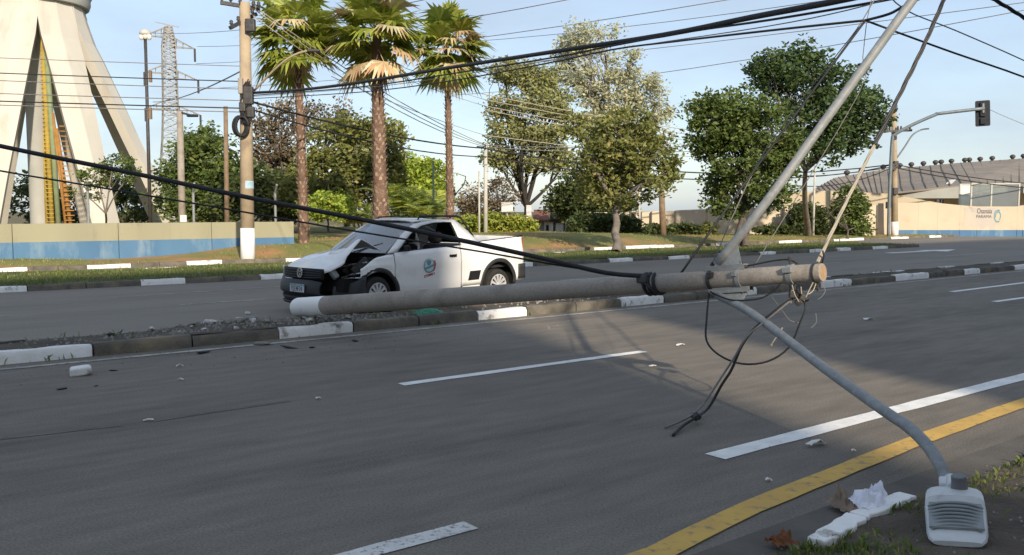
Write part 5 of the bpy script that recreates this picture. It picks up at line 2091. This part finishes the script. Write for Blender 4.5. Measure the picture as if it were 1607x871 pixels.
pole('thin_pole', 'thin pale pole left of the crossarm pole behind the hedge', 752, 268, 366, 46.6, .055, .05, 'metal_pale')
pole('thin_pole', 'thin greenish pole between the middle and right fan palms', 680, 252, 352, 39, .05, .045, 'pipe_green')
pole('thin_pole', 'thin pale pole right of the olive street tree', 1004, 291, 374, 52, .075, .065, 'metal_pale', lean=-1)
pole('thin_pole', 'short thin grey post in front of the wide dark bush', 951, 342, 373, 51, .05, .05, 'galvanised')
pole('thin_pole', 'thin pale pole in front of the shaded bushes at the right', 1276, 262, 374, 53, .075, .05, 'metal_pale', lean=3)
pole('wooden_post', 'thick brown wooden post in front of the beige wall', 1041, 292, 374, 52.5, .20, .16, 'wood_pole', lean=-3)
rp_, rb_, rt_ = pole('corner_pole', 'concrete utility pole with white base and crossarm at the corner wall', 1404, 166, 372, 56.4, .22, .15, 'concrete_pole_far', white=348, lean=-1)
Lr = lambda px, py, dy=0: at(px, py, 56.4 + dy) - rb_
q = MB()
q.beam(Lr(1389, 206, -.3), Lr(1431, 204.5, -.3), .13)
q.build('crossarm', 'steel_dark', rp_)
for px in (1392, 1396, 1409, 1414, 1428):
    q = MB()
    q.lathe([(.05, 0), (.08, .08), (.05, .14), (.07, .18), (.03, .25)], Matrix.Translation(Lr(px, 204, -.3)), 8)
    q.build('insulator', 'steel_dark', rp_, smooth=True)
for px, py in ((1404, 170), (1406, 258), (1402, 262), (1405, 300), (1394, 322)):
    q = MB()
    q.box(Lr(px, py, -.25), (.28, .22, .42))
    q.build('junction_box', 'steel_dark', rp_, bevel=.03)
q = MB()
q.tube(smooth_path([Lr(1406, 250), Lr(1420, 230, -.3), Lr(1432, 212, -.5), Lr(1445, 204, -.6), Lr(1458, 202, -.7)]), .05, 8)
q.build('lamp_arm', 'galvanised', rp_, smooth=True)
# traffic signal on its own steel mast
SY = 55.0
sb = at(1394, 378, SY)
sb.z = 0
sg = thing('traffic_light', 'black traffic light on a curved steel arm over the junction at the right', 'traffic light', sb)
Ls = lambda px, py, dy=0: at(px, py, SY + dy) - sb
q = MB()
q.tube(smooth_path([Vector((0, 0, -.1)), Ls(1396, 300), Ls(1400, 222), Ls(1404, 212, -.05), Ls(1416, 204, -.2), Ls(1440, 192, -.4), Ls(1468, 180, -.6), Ls(1476, 178, -.7), Ls(1545, 170, -1.2)]), .10, 10)
q.build('mast', 'signal_pole', sg, smooth=True)
Mt = M4(Matrix.Rotation(R(-3), 3, 'Y') @ Matrix.Rotation(R(-18), 3, 'Z'), Ls(1542, 178, -1.0))
q = MB()
pl_ = []
w2, h2, rr = .40, .76, .08
for cx, cz, a0 in ((w2 - rr, h2 - rr, 0), (-w2 + rr, h2 - rr, 90), (-w2 + rr, -h2 + rr, 180), (w2 - rr, -h2 + rr, 270)):
    for i in range(5):
        a = R(a0 + 90 * i / 4)
        pl_.append((cx + rr * math.cos(a), cz + rr * math.sin(a)))
q.prism(pl_, .05, Mt @ Matrix.Rotation(math.pi / 2, 4, 'X'))
q.build('backplate', 'signal_black', sg)
for k, m_ in ((.46, 'signal_black'), (0, 'signal_black'), (-.46, 'signal_black')):
    q = MB()
    q.lathe([(0, 0), (.14, .005), (.17, .02), (.17, .30)], Mt @ Matrix.Translation((0, .02, k)) @ Matrix.Rotation(-math.pi / 2, 4, 'X'), 16)
    q.build('signal_visor', m_, sg, smooth=True)
    q = MB()
    q.box((0, 0, 0), (.30, .14, .38))
    q.v = [tuple(Mt @ (Vector(v) + Vector((0, -.09, k)))) for v in q.v]
    q.build('signal_case', m_, sg, bevel=.03)
q = MB()
q.v, q.f = [], []
q.box((.02, -.18, .30), (.10, .06, .55))
q.v = [tuple(Mt @ Vector(v)) for v in q.v]
q.build('mount_bracket', 'galvanised', sg)

# ================================================================== LATTICE TOWER
LY = 140.0
lx = at(272, 331, LY).x
lt = thing('transmission_tower', 'pale steel lattice transmission tower behind the trees at the left', 'pylon', (lx, LY, 0), R(25))
sc_ = LY / F
hz = lambda py: at(272, py, LY).z
lev = [(352, 34), (300, 26), (255, 20), (215, 16), (180, 14), (150, 13), (120, 12.5), (95, 12), (72, 12), (55, 9), (42, 6)]
corn = [[Vector((sx * w * sc_ * .8, sy * w * sc_ * .8, hz(py))) for sx, sy in ((-1, -1), (1, -1), (1, 1), (-1, 1))] for py, w in lev]
for k in range(4):
    q = MB()
    for i in range(len(lev) - 1):
        q.beam(corn[i][k], corn[i + 1][k], .14)
    q.build('corner_leg', 'lattice', lt)
q = MB()
for i in range(len(lev) - 1):
    sub = 2 if i < 2 else 3
    for k in range(4):
        k2 = (k + 1) % 4
        for j in range(sub):
            f0, f1 = j / sub, (j + 1) / sub
            a0, a1 = corn[i][k].lerp(corn[i + 1][k], f0), corn[i][k].lerp(corn[i + 1][k], f1)
            b0, b1 = corn[i][k2].lerp(corn[i + 1][k2], f0), corn[i][k2].lerp(corn[i + 1][k2], f1)
            q.beam(a0, b1, .085)
            q.beam(b0, a1, .085)
            q.beam(a1, b1, .07)
tag(q.build('bracing', 'lattice', lt), kind='stuff')
for py, ext, sgn in ((70, 38, 1), (120, 42, 1), (175, 44, 1), (55, 34, -1), (112, 36, -1), (168, 36, -1)):
    q = MB()
    z = hz(py)
    tip = Vector((sgn * ext * sc_, 0, z - .35))
    for sy_ in (-.9, .9):
        q.beam((0, sy_, z + 1.3), tip, .12)
        q.beam((0, sy_, z - .3), tip, .12)
    for f in (.3, .55, .78):
        a = Vector((0, .9, z + 1.3)).lerp(tip, f)
        q.beam(a, Vector((0, -.9, z - .3)).lerp(tip, f), .08)
        q.beam(Vector((0, -.9, z + 1.3)).lerp(tip, f), Vector((0, .9, z - .3)).lerp(tip, f), .08)
    ca = q.build('cross_arm', 'lattice', lt)
    q = MB()
    q.tube([tip, tip + Vector((0, 0, -2.0))], .16, 8)
    q.build('insulator_string', 'steel_dark', ca)
q = MB()
q.beam((-1.9, 0, hz(36)), (1.6, 0, hz(41)), .12)
q.build('earth_peak', 'lattice', lt)


# ================================================================== OVERHEAD LINES
def span(a, c, sag, r, m, label, group, k=10):
    a, c = Vector(a), Vector(c)
    pts = [a.lerp(c, i / k) - Vector((0, 0, sag * 4 * (i / k) * (1 - i / k))) for i in range(k + 1)]
    q = MB()
    q.tube(pts, r, 6)
    return tag(q.build('overhead_wire', m, smooth=True), label, 'wire', group)


UA = lambda px, py, dy=0: at(px, py, UY + dy)
# thick bundle from the utility pole up to the near side, top right
cable('overhead_bundle', 'thickest black cable bundle sweeping from the utility pole to the top right', [UA(392, 146), at(470, 141, 26.5), at(560, 130, 24.2), at(700, 107, 21), at(870, 81, 17.6), at(1040, 55, 14.8), at(1180, 27, 12.8), at(1340, -4, 10.9), at(1500, -45, 9.3)], .042, seg=8)
cable('overhead_bundle', 'second black cable just under the thick bundle', [UA(392, 150), at(560, 137, 24.2), at(700, 117, 21), at(870, 90, 17.4), at(950, 74, 16.0), at(1080, 50, 14.2), at(1210, 31, 12.4), at(1380, 2, 10.8), at(1460, -15, 10.0)], .017)
cable('overhead_bundle', 'black cable from the utility pole to the high stay junction', [UA(392, 155), at(560, 145, 22), at(700, 128, 18), at(850, 101, 14.5), at(960, 78, 12.3), at(1060, 65, 10.8), at(1180, 51, 9.6), at(1290, 39, 8.9), NODE], .0125)
cable('overhead_bundle', 'thin grey wire below the second cable of the bundle', [UA(392, 152), at(600, 135, 22), at(850, 97, 15.5), at(1000, 72, 13.4), at(1200, 42, 11.2), at(1330, 16, 10.0), at(1420, -10, 9.2)], .007, 'cable_grey')
# wires to the left
for i, (yl, yr, sg_, r_, lab) in enumerate(((84, 104, .25, .012, 'top'), (111, 128, .20, .018, 'second'), (122, 140, .20, .014, 'third'), (151, 158, .15, .015, 'fourth'), (161, 170, .18, .022, 'fifth'), (165, 176, .22, .016, 'lowest'))):
    span(UA(-900, yl - 40, 4), UA(384, yr), sg_ * .5, r_, 'cable_black' if i in (1, 4) else 'cable_grey', '%s of the wires crossing the cream tower to the utility pole' % lab, 'wires left of the utility pole')
# along the far street towards the crossarm pole and the corner pole
for i, (y0, y1, sg_, r_, m_, lab) in enumerate(((8, 228, .35, .018, 'cable_pale', 'highest pale wire dropping from the utility pole to the crossarm pole'), (12, 229, .5, .018, 'cable_pale', 'second pale wire dropping from the utility pole to the crossarm pole'),
                                                (24, 231, .55, .018, 'cable_pale', 'third pale wire dropping from the utility pole to the crossarm pole'), (160, 233, .25, .035, 'cable_black', 'thick dark wire from the utility pole to the crossarm pole'),
                                                (172, 246, .35, .028, 'cable_black', 'lowest dark wire from the utility pole past the thin palm'))):
    span(UA(396, y0), at(764, y1, 47), sg_, r_, m_, lab, 'wires over the far street')
for i, (y0, y1, sg_, r_, m_, lab) in enumerate(((228, 204, .5, .022, 'cable_grey', 'upper wire between the crossarm pole and the corner pole'), (231, 206, .7, .022, 'cable_grey', 'middle wire between the crossarm pole and the corner pole'),
                                                (234, 258, .9, .04, 'cable_black', 'thick lower wire between the crossarm pole and the corner pole'), (246, 262, 1.0, .035, 'cable_black', 'lowest wire between the crossarm pole and the corner pole'))):
    span(at(764, y0, 47), at(1402, y1, 56.4), sg_, r_, m_, lab, 'wires over the far street')
# bright bundle of lit wires in front of the trees
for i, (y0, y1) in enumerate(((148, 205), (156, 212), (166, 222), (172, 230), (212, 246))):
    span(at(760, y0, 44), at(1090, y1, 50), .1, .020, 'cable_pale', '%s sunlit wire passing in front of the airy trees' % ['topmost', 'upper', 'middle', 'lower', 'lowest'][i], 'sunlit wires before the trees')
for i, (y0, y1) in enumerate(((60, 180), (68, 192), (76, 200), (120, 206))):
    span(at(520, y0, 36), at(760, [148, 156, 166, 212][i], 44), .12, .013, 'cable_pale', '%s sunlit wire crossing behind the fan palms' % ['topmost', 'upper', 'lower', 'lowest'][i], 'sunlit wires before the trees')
for i, (y0, y1, sg_) in enumerate(((268, 258, .5), (272, 262, 1.0), (206, 206, .1))):
    span(at(1170 if i < 2 else 1285, y0, 55), at(1402, y1, 56.4), sg_, .03, 'cable_black' if i < 2 else 'cable_pale', '%s short wire reaching the corner pole from the left' % ['upper', 'lower', 'pale'][i], 'wires at the corner pole')
for i, (y1, Y) in enumerate(((292, 70), (300, 66))):
    span(at(1404, 258 + 5 * i, 56.4), at(1700, y1, Y), .3, .035, 'cable_black', '%s dark wire from the corner pole across the warehouse roof' % ['upper', 'lower'][i], 'wires at the corner pole')
span(at(1553, 172, 53.9), at(1720, 228, 50), .2, .014, 'cable_grey', 'faint wire from the traffic light to the right edge', 'wires at the corner pole')
# far transmission lines
for i, (xa, ya, xb, yb) in enumerate(((310, 73, 930, -8), (308, 100, 1200, -10), (620, 72, 1620, -50), (312, 140, 1800, -22), (700, 150, 1607, 16), (240, 52, 720, -12))):
    span(at(xa, ya, 138), at(xb, yb, 70), 1.0, .035, 'cable_grey', ['faint high line leaving the lattice tower, uppermost', 'faint high line leaving the lattice tower, second', 'faint high line above the palms and airy trees', 'long faint line crossing the whole upper sky', 'faint line passing behind the lamp arm', 'short faint line at the top above the palms'][i], 'far transmission lines')
span(at(385, 108, 60), at(240, 160, 138), .6, .05, 'cable_grey', 'slanting grey line between the utility pole and the lattice tower', 'far transmission lines')

# ================================================================== RUBBLE AND LITTER
def rock_mesh(seed, m, sub=2, sq=0.7):
    bm = bmesh.new()
    bmesh.ops.create_icosphere(bm, subdivisions=sub, radius=0.5)
    rng = random.Random(seed)
    off = Vector((rng.uniform(-9, 9), rng.uniform(-9, 9), rng.uniform(-9, 9)))
    cuts = [(Vector((rng.gauss(0, 1), rng.gauss(0, 1), rng.gauss(0, 1))).normalized(), rng.uniform(.22, .4)) for _ in range(6)]
    for v in bm.verts:
        for d, k in cuts:
            e = v.co.dot(d) - k
            if e > 0:
                v.co -= d * e
        v.co += v.co.normalized() * 0.06 * mnoise.noise(v.co * 4 + off)
        v.co.z *= sq
    me = bpy.data.meshes.new('rock')
    bm.to_mesh(me)
    bm.free()
    me.materials.append(MATS[m])
    return me


RM = [rock_mesh(i, 'rock', 2) for i in range(5)] + [rock_mesh(20 + i, 'rock_white', 2) for i in range(4)]
RB = [rock_mesh(40 + i, 'car_plastic', 2, .8) for i in range(3)]
rr = random.Random(8)


def lump(name, label, cat, px, py, z, size, me, group=None):
    p = gp(px, py, z)
    o = obj(name, me)
    o.location = (p.x, p.y, z + size[2] * .22)
    o.scale = size
    o.rotation_euler = (rr.uniform(-.2, .2), rr.uniform(-.2, .2), rr.uniform(0, 6.28))
    return tag(o, label, cat, group)


def med_z(u, n):
    return 0.105 + 0.03 * fbm(u, n, 0, 0.9) + 0.05 * math.exp(-((u - 4.6) / 1.6) ** 2) - 0.05 * sstep(11.75, 12.0, n)


q = MB()
q.box((0, 0, 0), (.21, .12, .085), taper=.9)
o = q.build('concrete_chunk', 'kerb_white', bevel=.018)
o.location = gp(127, 589, 0) + Vector((0, 0, .05))
o.rotation_euler = (.16, -.10, TH - .25)
tag(o, 'white broken kerb chunk lying alone on the asphalt at the left', 'rubble')
lump('concrete_chunk', 'largest pale concrete chunk on the median left of the post base', 'rubble', 398, 508, .13, (.16, .14, .14), RM[5])
lump('concrete_chunk', 'pale chunk lying apart on the far road left of the post base', 'rubble', 389, 493, .0, (.12, .10, .10), RM[7])
lump('concrete_chunk', 'grey chunk alone on the dirt of the median far left', 'rubble', 172, 526, .12, (.15, .12, .11), RM[1])
lump('concrete_chunk', 'flat grey chunk on the road just below the kerb', 'rubble', 412, 541, 0, (.26, .13, .08), RM[3])
for i in range(46):
    u = rr.gauss(4.55, .85)
    n = rr.uniform(11.05, 12.3)
    s = rr.uniform(.04, .13)
    z = med_z(u, n) if n < 12.0 else 0.0
    o = obj('concrete_chunk', rr.choice(RM))
    o.location = W(u, n, z + s * .2)
    o.scale = (s * rr.uniform(.8, 1.5), s, s * rr.uniform(.7, 1.1))
    o.rotation_euler = (rr.uniform(-.4, .4), rr.uniform(-.4, .4), rr.uniform(0, 6.28))
    tag(o, 'broken concrete chunk in the rubble round the base of the fallen post', 'rubble', 'rubble at the post base')
# fine rubble and grit
Q = []
rng = np.random.default_rng(99)
q = MB()
for i in range(1500):
    if i < 900:
        u, n = rng.normal(4.7, 1.2), rng.uniform(10.98, 12.3)
    elif i < 1150:
        u, n = rng.normal(4.0, 2.2), 10.8 - abs(rng.normal(0, 1.0))
    else:
        u, n = rng.uniform(0, 12), rng.uniform(10.95, 12.05)
    s = rng.uniform(.008, .035) * (.55 if n < 10.85 else 1)
    z = med_z(u, n) if 10.9 < n < 12.0 else 0.0
    c = W(u, n, z + s * .3)
    a = rng.normal(size=(4, 3))
    a /= np.linalg.norm(a, axis=1, keepdims=True)
    q.add([c + Vector((s, 0, -s * .4)), c + Vector((-s * .6, s * .8, -s * .4)), c + Vector((-s * .5, -s * .8, -s * .4)), c + Vector(a[0]) * s * .4 + Vector((0, 0, s * .7))], [(0, 1, 3), (1, 2, 3), (2, 0, 3)])
tag(q.build('grit', 'rock', fix=False), 'fine concrete grit scattered over the median and the road edge', 'grit', kind='stuff')
# stones and gravel on the near verge
q = MB()
for i in range(2600):
    u, n = rng.uniform(1, 12), 2.55 - rng.random() * 3.2
    s = rng.uniform(.003, .012) * (1.8 if rng.random() < .06 else 1)
    z = near_h(u, n) if n < 2.46 else 0.012
    c = W(u, n, z + s * .2)
    a = rng.normal(size=3) * s * .4
    q.add([c + Vector((s, 0, -s * .4)), c + Vector((-s * .6, s * .8, -s * .4)), c + Vector((-s * .5, -s * .8, -s * .4)), c + Vector((a[0], a[1], s * .6))], [(0, 1, 3), (1, 2, 3), (2, 0, 3)])
tag(q.build('gravel', 'rock', fix=False), 'small stones strewn over the dark soil of the near verge', 'gravel', kind='stuff')


def scrap(name, label, cat, px, py, size, m, group=None, bend=.3, z=0.0):
    """a bent sliver lying on the road"""
    q = MB()
    w, d, h = size
    k = 6
    sd = px * .37 + py * .11
    q.grid(lambda a, c: ((a - .5) * w + .2 * d * mnoise.noise(Vector((a * 2, c * 3, sd))), (c - .5) * d * (.55 + .9 * abs(mnoise.noise(Vector((a * 3, sd, 0))))), h * (.3 + math.sin(math.pi * a) * bend + .5 * mnoise.noise(Vector((a * 3, c * 2, sd + 5)))) + .008), k, 3)
    p = gp(px, py, z)
    o = q.build(name, m, solid=.006)
    o.location = p
    o.rotation_euler = (0, 0, rr.uniform(-.4, .9))
    return tag(o, label, cat, group)


for px, py, sz, lab in ((98, 611, (.17, .06, .04), 'small black plastic shard nearest the left edge of the road'), (318, 554, (.26, .10, .06), 'long black plastic shard below the median kerb'), (456, 547, (.28, .05, .05), 'thin black splinter in front of the white kerb'),
                        (557, 536, (.16, .07, .05), 'black fragment below the fallen post'), (178, 582, (.09, .05, .03), 'tiny black fragment right of the white chunk'), (151, 606, (.05, .04, .02), 'tiny dark crumb between the black shards'),
                        (490, 546, (.12, .06, .04), 'small dark fragment right of the thin splinter')):
    lump('plastic_shard', lab, 'debris', px, py, 0, (sz[0], sz[1], sz[2] * .8), RB[int(px) % 3], 'car debris on the road')
for px, py, sz, lab in ((1280, 700, (.17, .06, .045), 'white curved plastic fragment beside the long white line'), (1363, 502, (.16, .09, .03), 'white scrap on the asphalt at the right'), (1068, 543, (.13, .06, .03), 'white scrap in the sunlit band of road'),
                        (1024, 576, (.08, .05, .02), 'tiny white scrap beside the sunlit band'), (233, 661, (.08, .03, .015), 'tiny pale scrap on the left half of the road'), (500, 627, (.05, .04, .02), 'tiny white scrap left of the lane dash'), (1206, 756, (.04, .03, .02), 'tiny white scrap below the long white line'),
                        (282, 576, (.07, .04, .03), 'small pale scrap below the median kerb'), (284, 597, (.06, .03, .02), 'small pale speck of debris on the left lane'), (1339, 709, (.03, .02, .015), 'tiny white crumb above the yellow line')):
    scrap('white_scrap', lab, 'debris', px, py, sz, 'white_panel', 'pale scraps on the road', .5)
# green bag under the post
q = MB()
q.grid(lambda a, c: ((a - .5) * .42, (c - .5) * .26, .075 * math.sin(math.pi * a) ** .6 * math.sin(math.pi * c) ** .6 + .02 * fbm(a * 3, c * 3, 2, 2)), 16, 12)
o = q.build('green_bag', 'bag_green', solid=.004)
o.location = gp(672, 492, .13)
o.rotation_euler = (0, 0, TH)
tag(o, 'crumpled green plastic bag on the median under the fallen post', 'bag')


# broken white kerb on the near verge
def slab(label, c0, c1, w, seed):
    """c0, c1: end points on the ground"""
    a, c = Vector(c0), Vector(c1)
    d = (c - a).normalized()
    s_ = Vector((-d.y, d.x, 0))
    rg = random.Random(seed)
    k = 12
    top, bot = [], []
    for i in range(k + 1):
        p = a.lerp(c, i / k)
        e1, e2 = (rg.uniform(-.006, .006), rg.uniform(-.016, .010))
        top += [p + s_ * (w / 2 + e1), p - s_ * (w / 2 + e2)]
    q = MB()
    n = len(top)
    q.add(top + [p - Vector((0, 0, .12)) for p in top], [(2 * i, 2 * i + 1, 2 * i + 3, 2 * i + 2) for i in range(k)] + [(2 * i, 2 * i + 2, 2 * i + 2 + n, 2 * i + n) for i in range(k)] + [(2 * i + 1, 2 * i + 1 + n, 2 * i + 3 + n, 2 * i + 3) for i in range(k)] +
          [(0, n, n + 1, 1), (2 * k, 2 * k + 1, 2 * k + 1 + n, 2 * k + n)])
    return tag(q.build('broken_kerb', 'kerb_white', bevel=.008), label, 'kerb', 'broken kerb on the near verge')


k0, k1, k2 = gp(1283, 846, .050), gp(1348, 806, .052), gp(1424, 774, .056)
slab('left half of the broken white kerb set in the verge soil', k0, k0.lerp(k1, .97), .115, 4)
slab('right half of the broken white kerb, touching the crumpled paper', k1, k2, .105, 6)
# crumpled paper and cardboard beside it
rng2 = random.Random(4)


def crumple(name, label, px, py, z, w, d, h, m, seed, rz):
    q = MB()

    def fn(a, c):
        x, y = (a - .5) * w, (c - .5) * d
        e = mnoise.noise(Vector((a * 4 + seed, c * 4, seed)))
        f = abs(mnoise.noise(Vector((a * 7, c * 7 + seed, 3))))
        return (x + .03 * e, y + .03 * f, h * (.25 + .9 * abs(e) + .5 * f) * (.4 + math.sin(math.pi * a) * math.sin(math.pi * c)))
    q.grid(fn, 14, 12)
    o = q.build(name, m, solid=.003)
    p = gp(px, py, z)
    o.location = p
    o.rotation_euler = (0, 0, rz)
    return tag(o, label, 'litter', 'litter by the broken kerb')


crumple('crumpled_paper', 'crumpled white paper lying against the broken kerb', 1362, 795, .03, .22, .17, .10, 'paper', 2, .5)
crumple('crumpled_paper', 'smaller fold of white paper behind the crumpled one', 1378, 783, .03, .12, .10, .09, 'paper', 7, 1.2)
crumple('cardboard_scrap', 'torn brown carton left of the crumpled white paper', 1324, 800, .02, .10, .20, .11, 'cardboard', 5, .2)
crumple('dry_leaves', 'small heap of reddish dry leaves at the bottom edge of the verge', 1228, 853, .03, .13, .10, .06, 'leaf_litter', 9, .4)


# ================================================================== GRASS
def grass(name, label, pts, size, lm, seed, spread=.5):
    rng = np.random.default_rng(seed)
    P = np.array(pts)
    n = len(P)
    az = rng.uniform(0, 2 * np.pi, n)
    h = size * rng.uniform(.5, 1.4, n)
    w = h * .09 + .002
    d = np.column_stack([np.cos(az), np.sin(az), np.zeros(n)])
    ln = rng.uniform(.1, spread, n)[:, None]
    az2 = rng.uniform(0, 2 * np.pi, n)
    e = np.column_stack([np.cos(az2), np.sin(az2), np.zeros(n)])
    up = np.array([0, 0, 1.0])
    a = P - d * w[:, None]
    b_ = P + d * w[:, None]
    mid = P + up * (h * .6)[:, None] + e * ln * (h * .35)[:, None]
    tip = P + up * h[:, None] * (1 - .3 * ln) + e * ln * h[:, None]
    V = np.stack([a, b_, mid + d * w[:, None] * .7, tip], axis=1)
    return tag(obj(name, quads_mesh(name, V, lm)), label, 'grass', kind='stuff')


rng = np.random.default_rng(5)
pts = []
for _ in range(9000):
    u, n = rng.uniform(-6, 40), rng.uniform(20.72, 24.8)
    if fbm(u, n, 0, .5) > -.25:
        pts.append(tuple(W(u, n, .10 + .05 * fbm(u, n, 0, .9))))
for _ in range(26000):
    u, n = rng.uniform(0, 14) if rng.random() < .5 else rng.uniform(14, 40), rng.uniform(20.72, 24.8)
    pts.append(tuple(W(u, n, .10 + .05 * fbm(u, n, 0, .9))))
grass('strip_grass', 'short green grass covering the strip beyond the far road', pts, .075, 'grass_blade', 1)
pts = []
for _ in range(26000):
    u, n = rng.uniform(3, 62), 27.6 + 9 * rng.random() ** 1.4
    if fbm(u, n, 4, .22) > -.05:
        pts.append(tuple(W(u, n, verge_h(u, n) - .01)))
grass('verge_grass', 'sunlit dry grass on the far verge in front of the walls', pts, .075, 'grass_dry', 2)
pts = []
for cx, cy, rad, k in ((1330, 856, .16, 420), (1300, 866, .18, 200), (1250, 868, .14, 120), (1480, 745, .22, 160), (1420, 760, .14, 140), (1525, 735, .2, 160), (1570, 690, .25, 500), (1600, 670, .3, 600), (1605, 715, .3, 400), (1380, 765, .10, 90), (1410, 790, .08, 60), (1550, 700, .3, 200)):
    c = gp(cx, cy, .06)
    for _ in range(k):
        p = c + Vector((rng.normal() * rad, rng.normal() * rad, 0))
        u, n = UN(p)
        if n < 2.44:
            pts.append((p.x, p.y, near_h(u, n) - .004))
grass('verge_tufts', 'sparse tufts of grass on the dark soil of the near verge', pts, .045, 'grass_blade', 3, .9)
pts = []
for _ in range(900):
    u = rng.uniform(-2, 22)
    side = rng.random()
    n = 10.82 - abs(rng.normal()) * .03 if side < .35 else rng.uniform(11.0, 12.0)
    z = 0.0 if n < 10.86 else med_z(u, n)
    if fbm(u, n, 1, .8) > .05:
        pts.append(tuple(W(u, n, z)))
grass('median_weeds', 'thin weeds growing along the median kerb', pts, .07, 'grass_blade', 4, .9)


# ================================================================== SHADE BLOCKS BEHIND THE CAMERA (added out of view to shade the road)
def block(label, u0, u1, n0, n1, H):
    t = thing('shade_block', label, 'building', W((u0 + u1) / 2, (n0 + n1) / 2), TH, 'unseen blocks added to shade the road')
    wu, wn_ = u1 - u0, n1 - n0
    q = MB()
    q.box((0, 0, H / 2), (wu, wn_, H))
    q.build('wall', 'shade_block_wall', t)
    q = MB()
    q.box((0, 0, H + .1), (wu + .3, wn_ + .3, .2))
    q.build('roof', 'fascia_grey', t)
    k = int(wu / 4)
    for f in range(5):
        for i in range(k):
            q = MB()
            q.box((-wu / 2 + (i + .5) * wu / k, wn_ / 2 + .02, 1.9 + f * 3.6), (1.6, .08, 1.3))
            w_ = q.build('window', 'white_panel', t)
            q = MB()
            q.box((-wu / 2 + (i + .5) * wu / k, wn_ / 2 + .062, 1.9 + f * 3.6), (1.4, .01, 1.1))
            q.build('pane', 'glass_dark', w_)


block('unseen white block added behind the camera to shade the road left of the sunny gap', -70, -2.99, -24, -18, 19.7)
block('unseen white block added behind the camera to shade the road right of the sunny gap', 1.21, 70, -24, -18, 19.7)
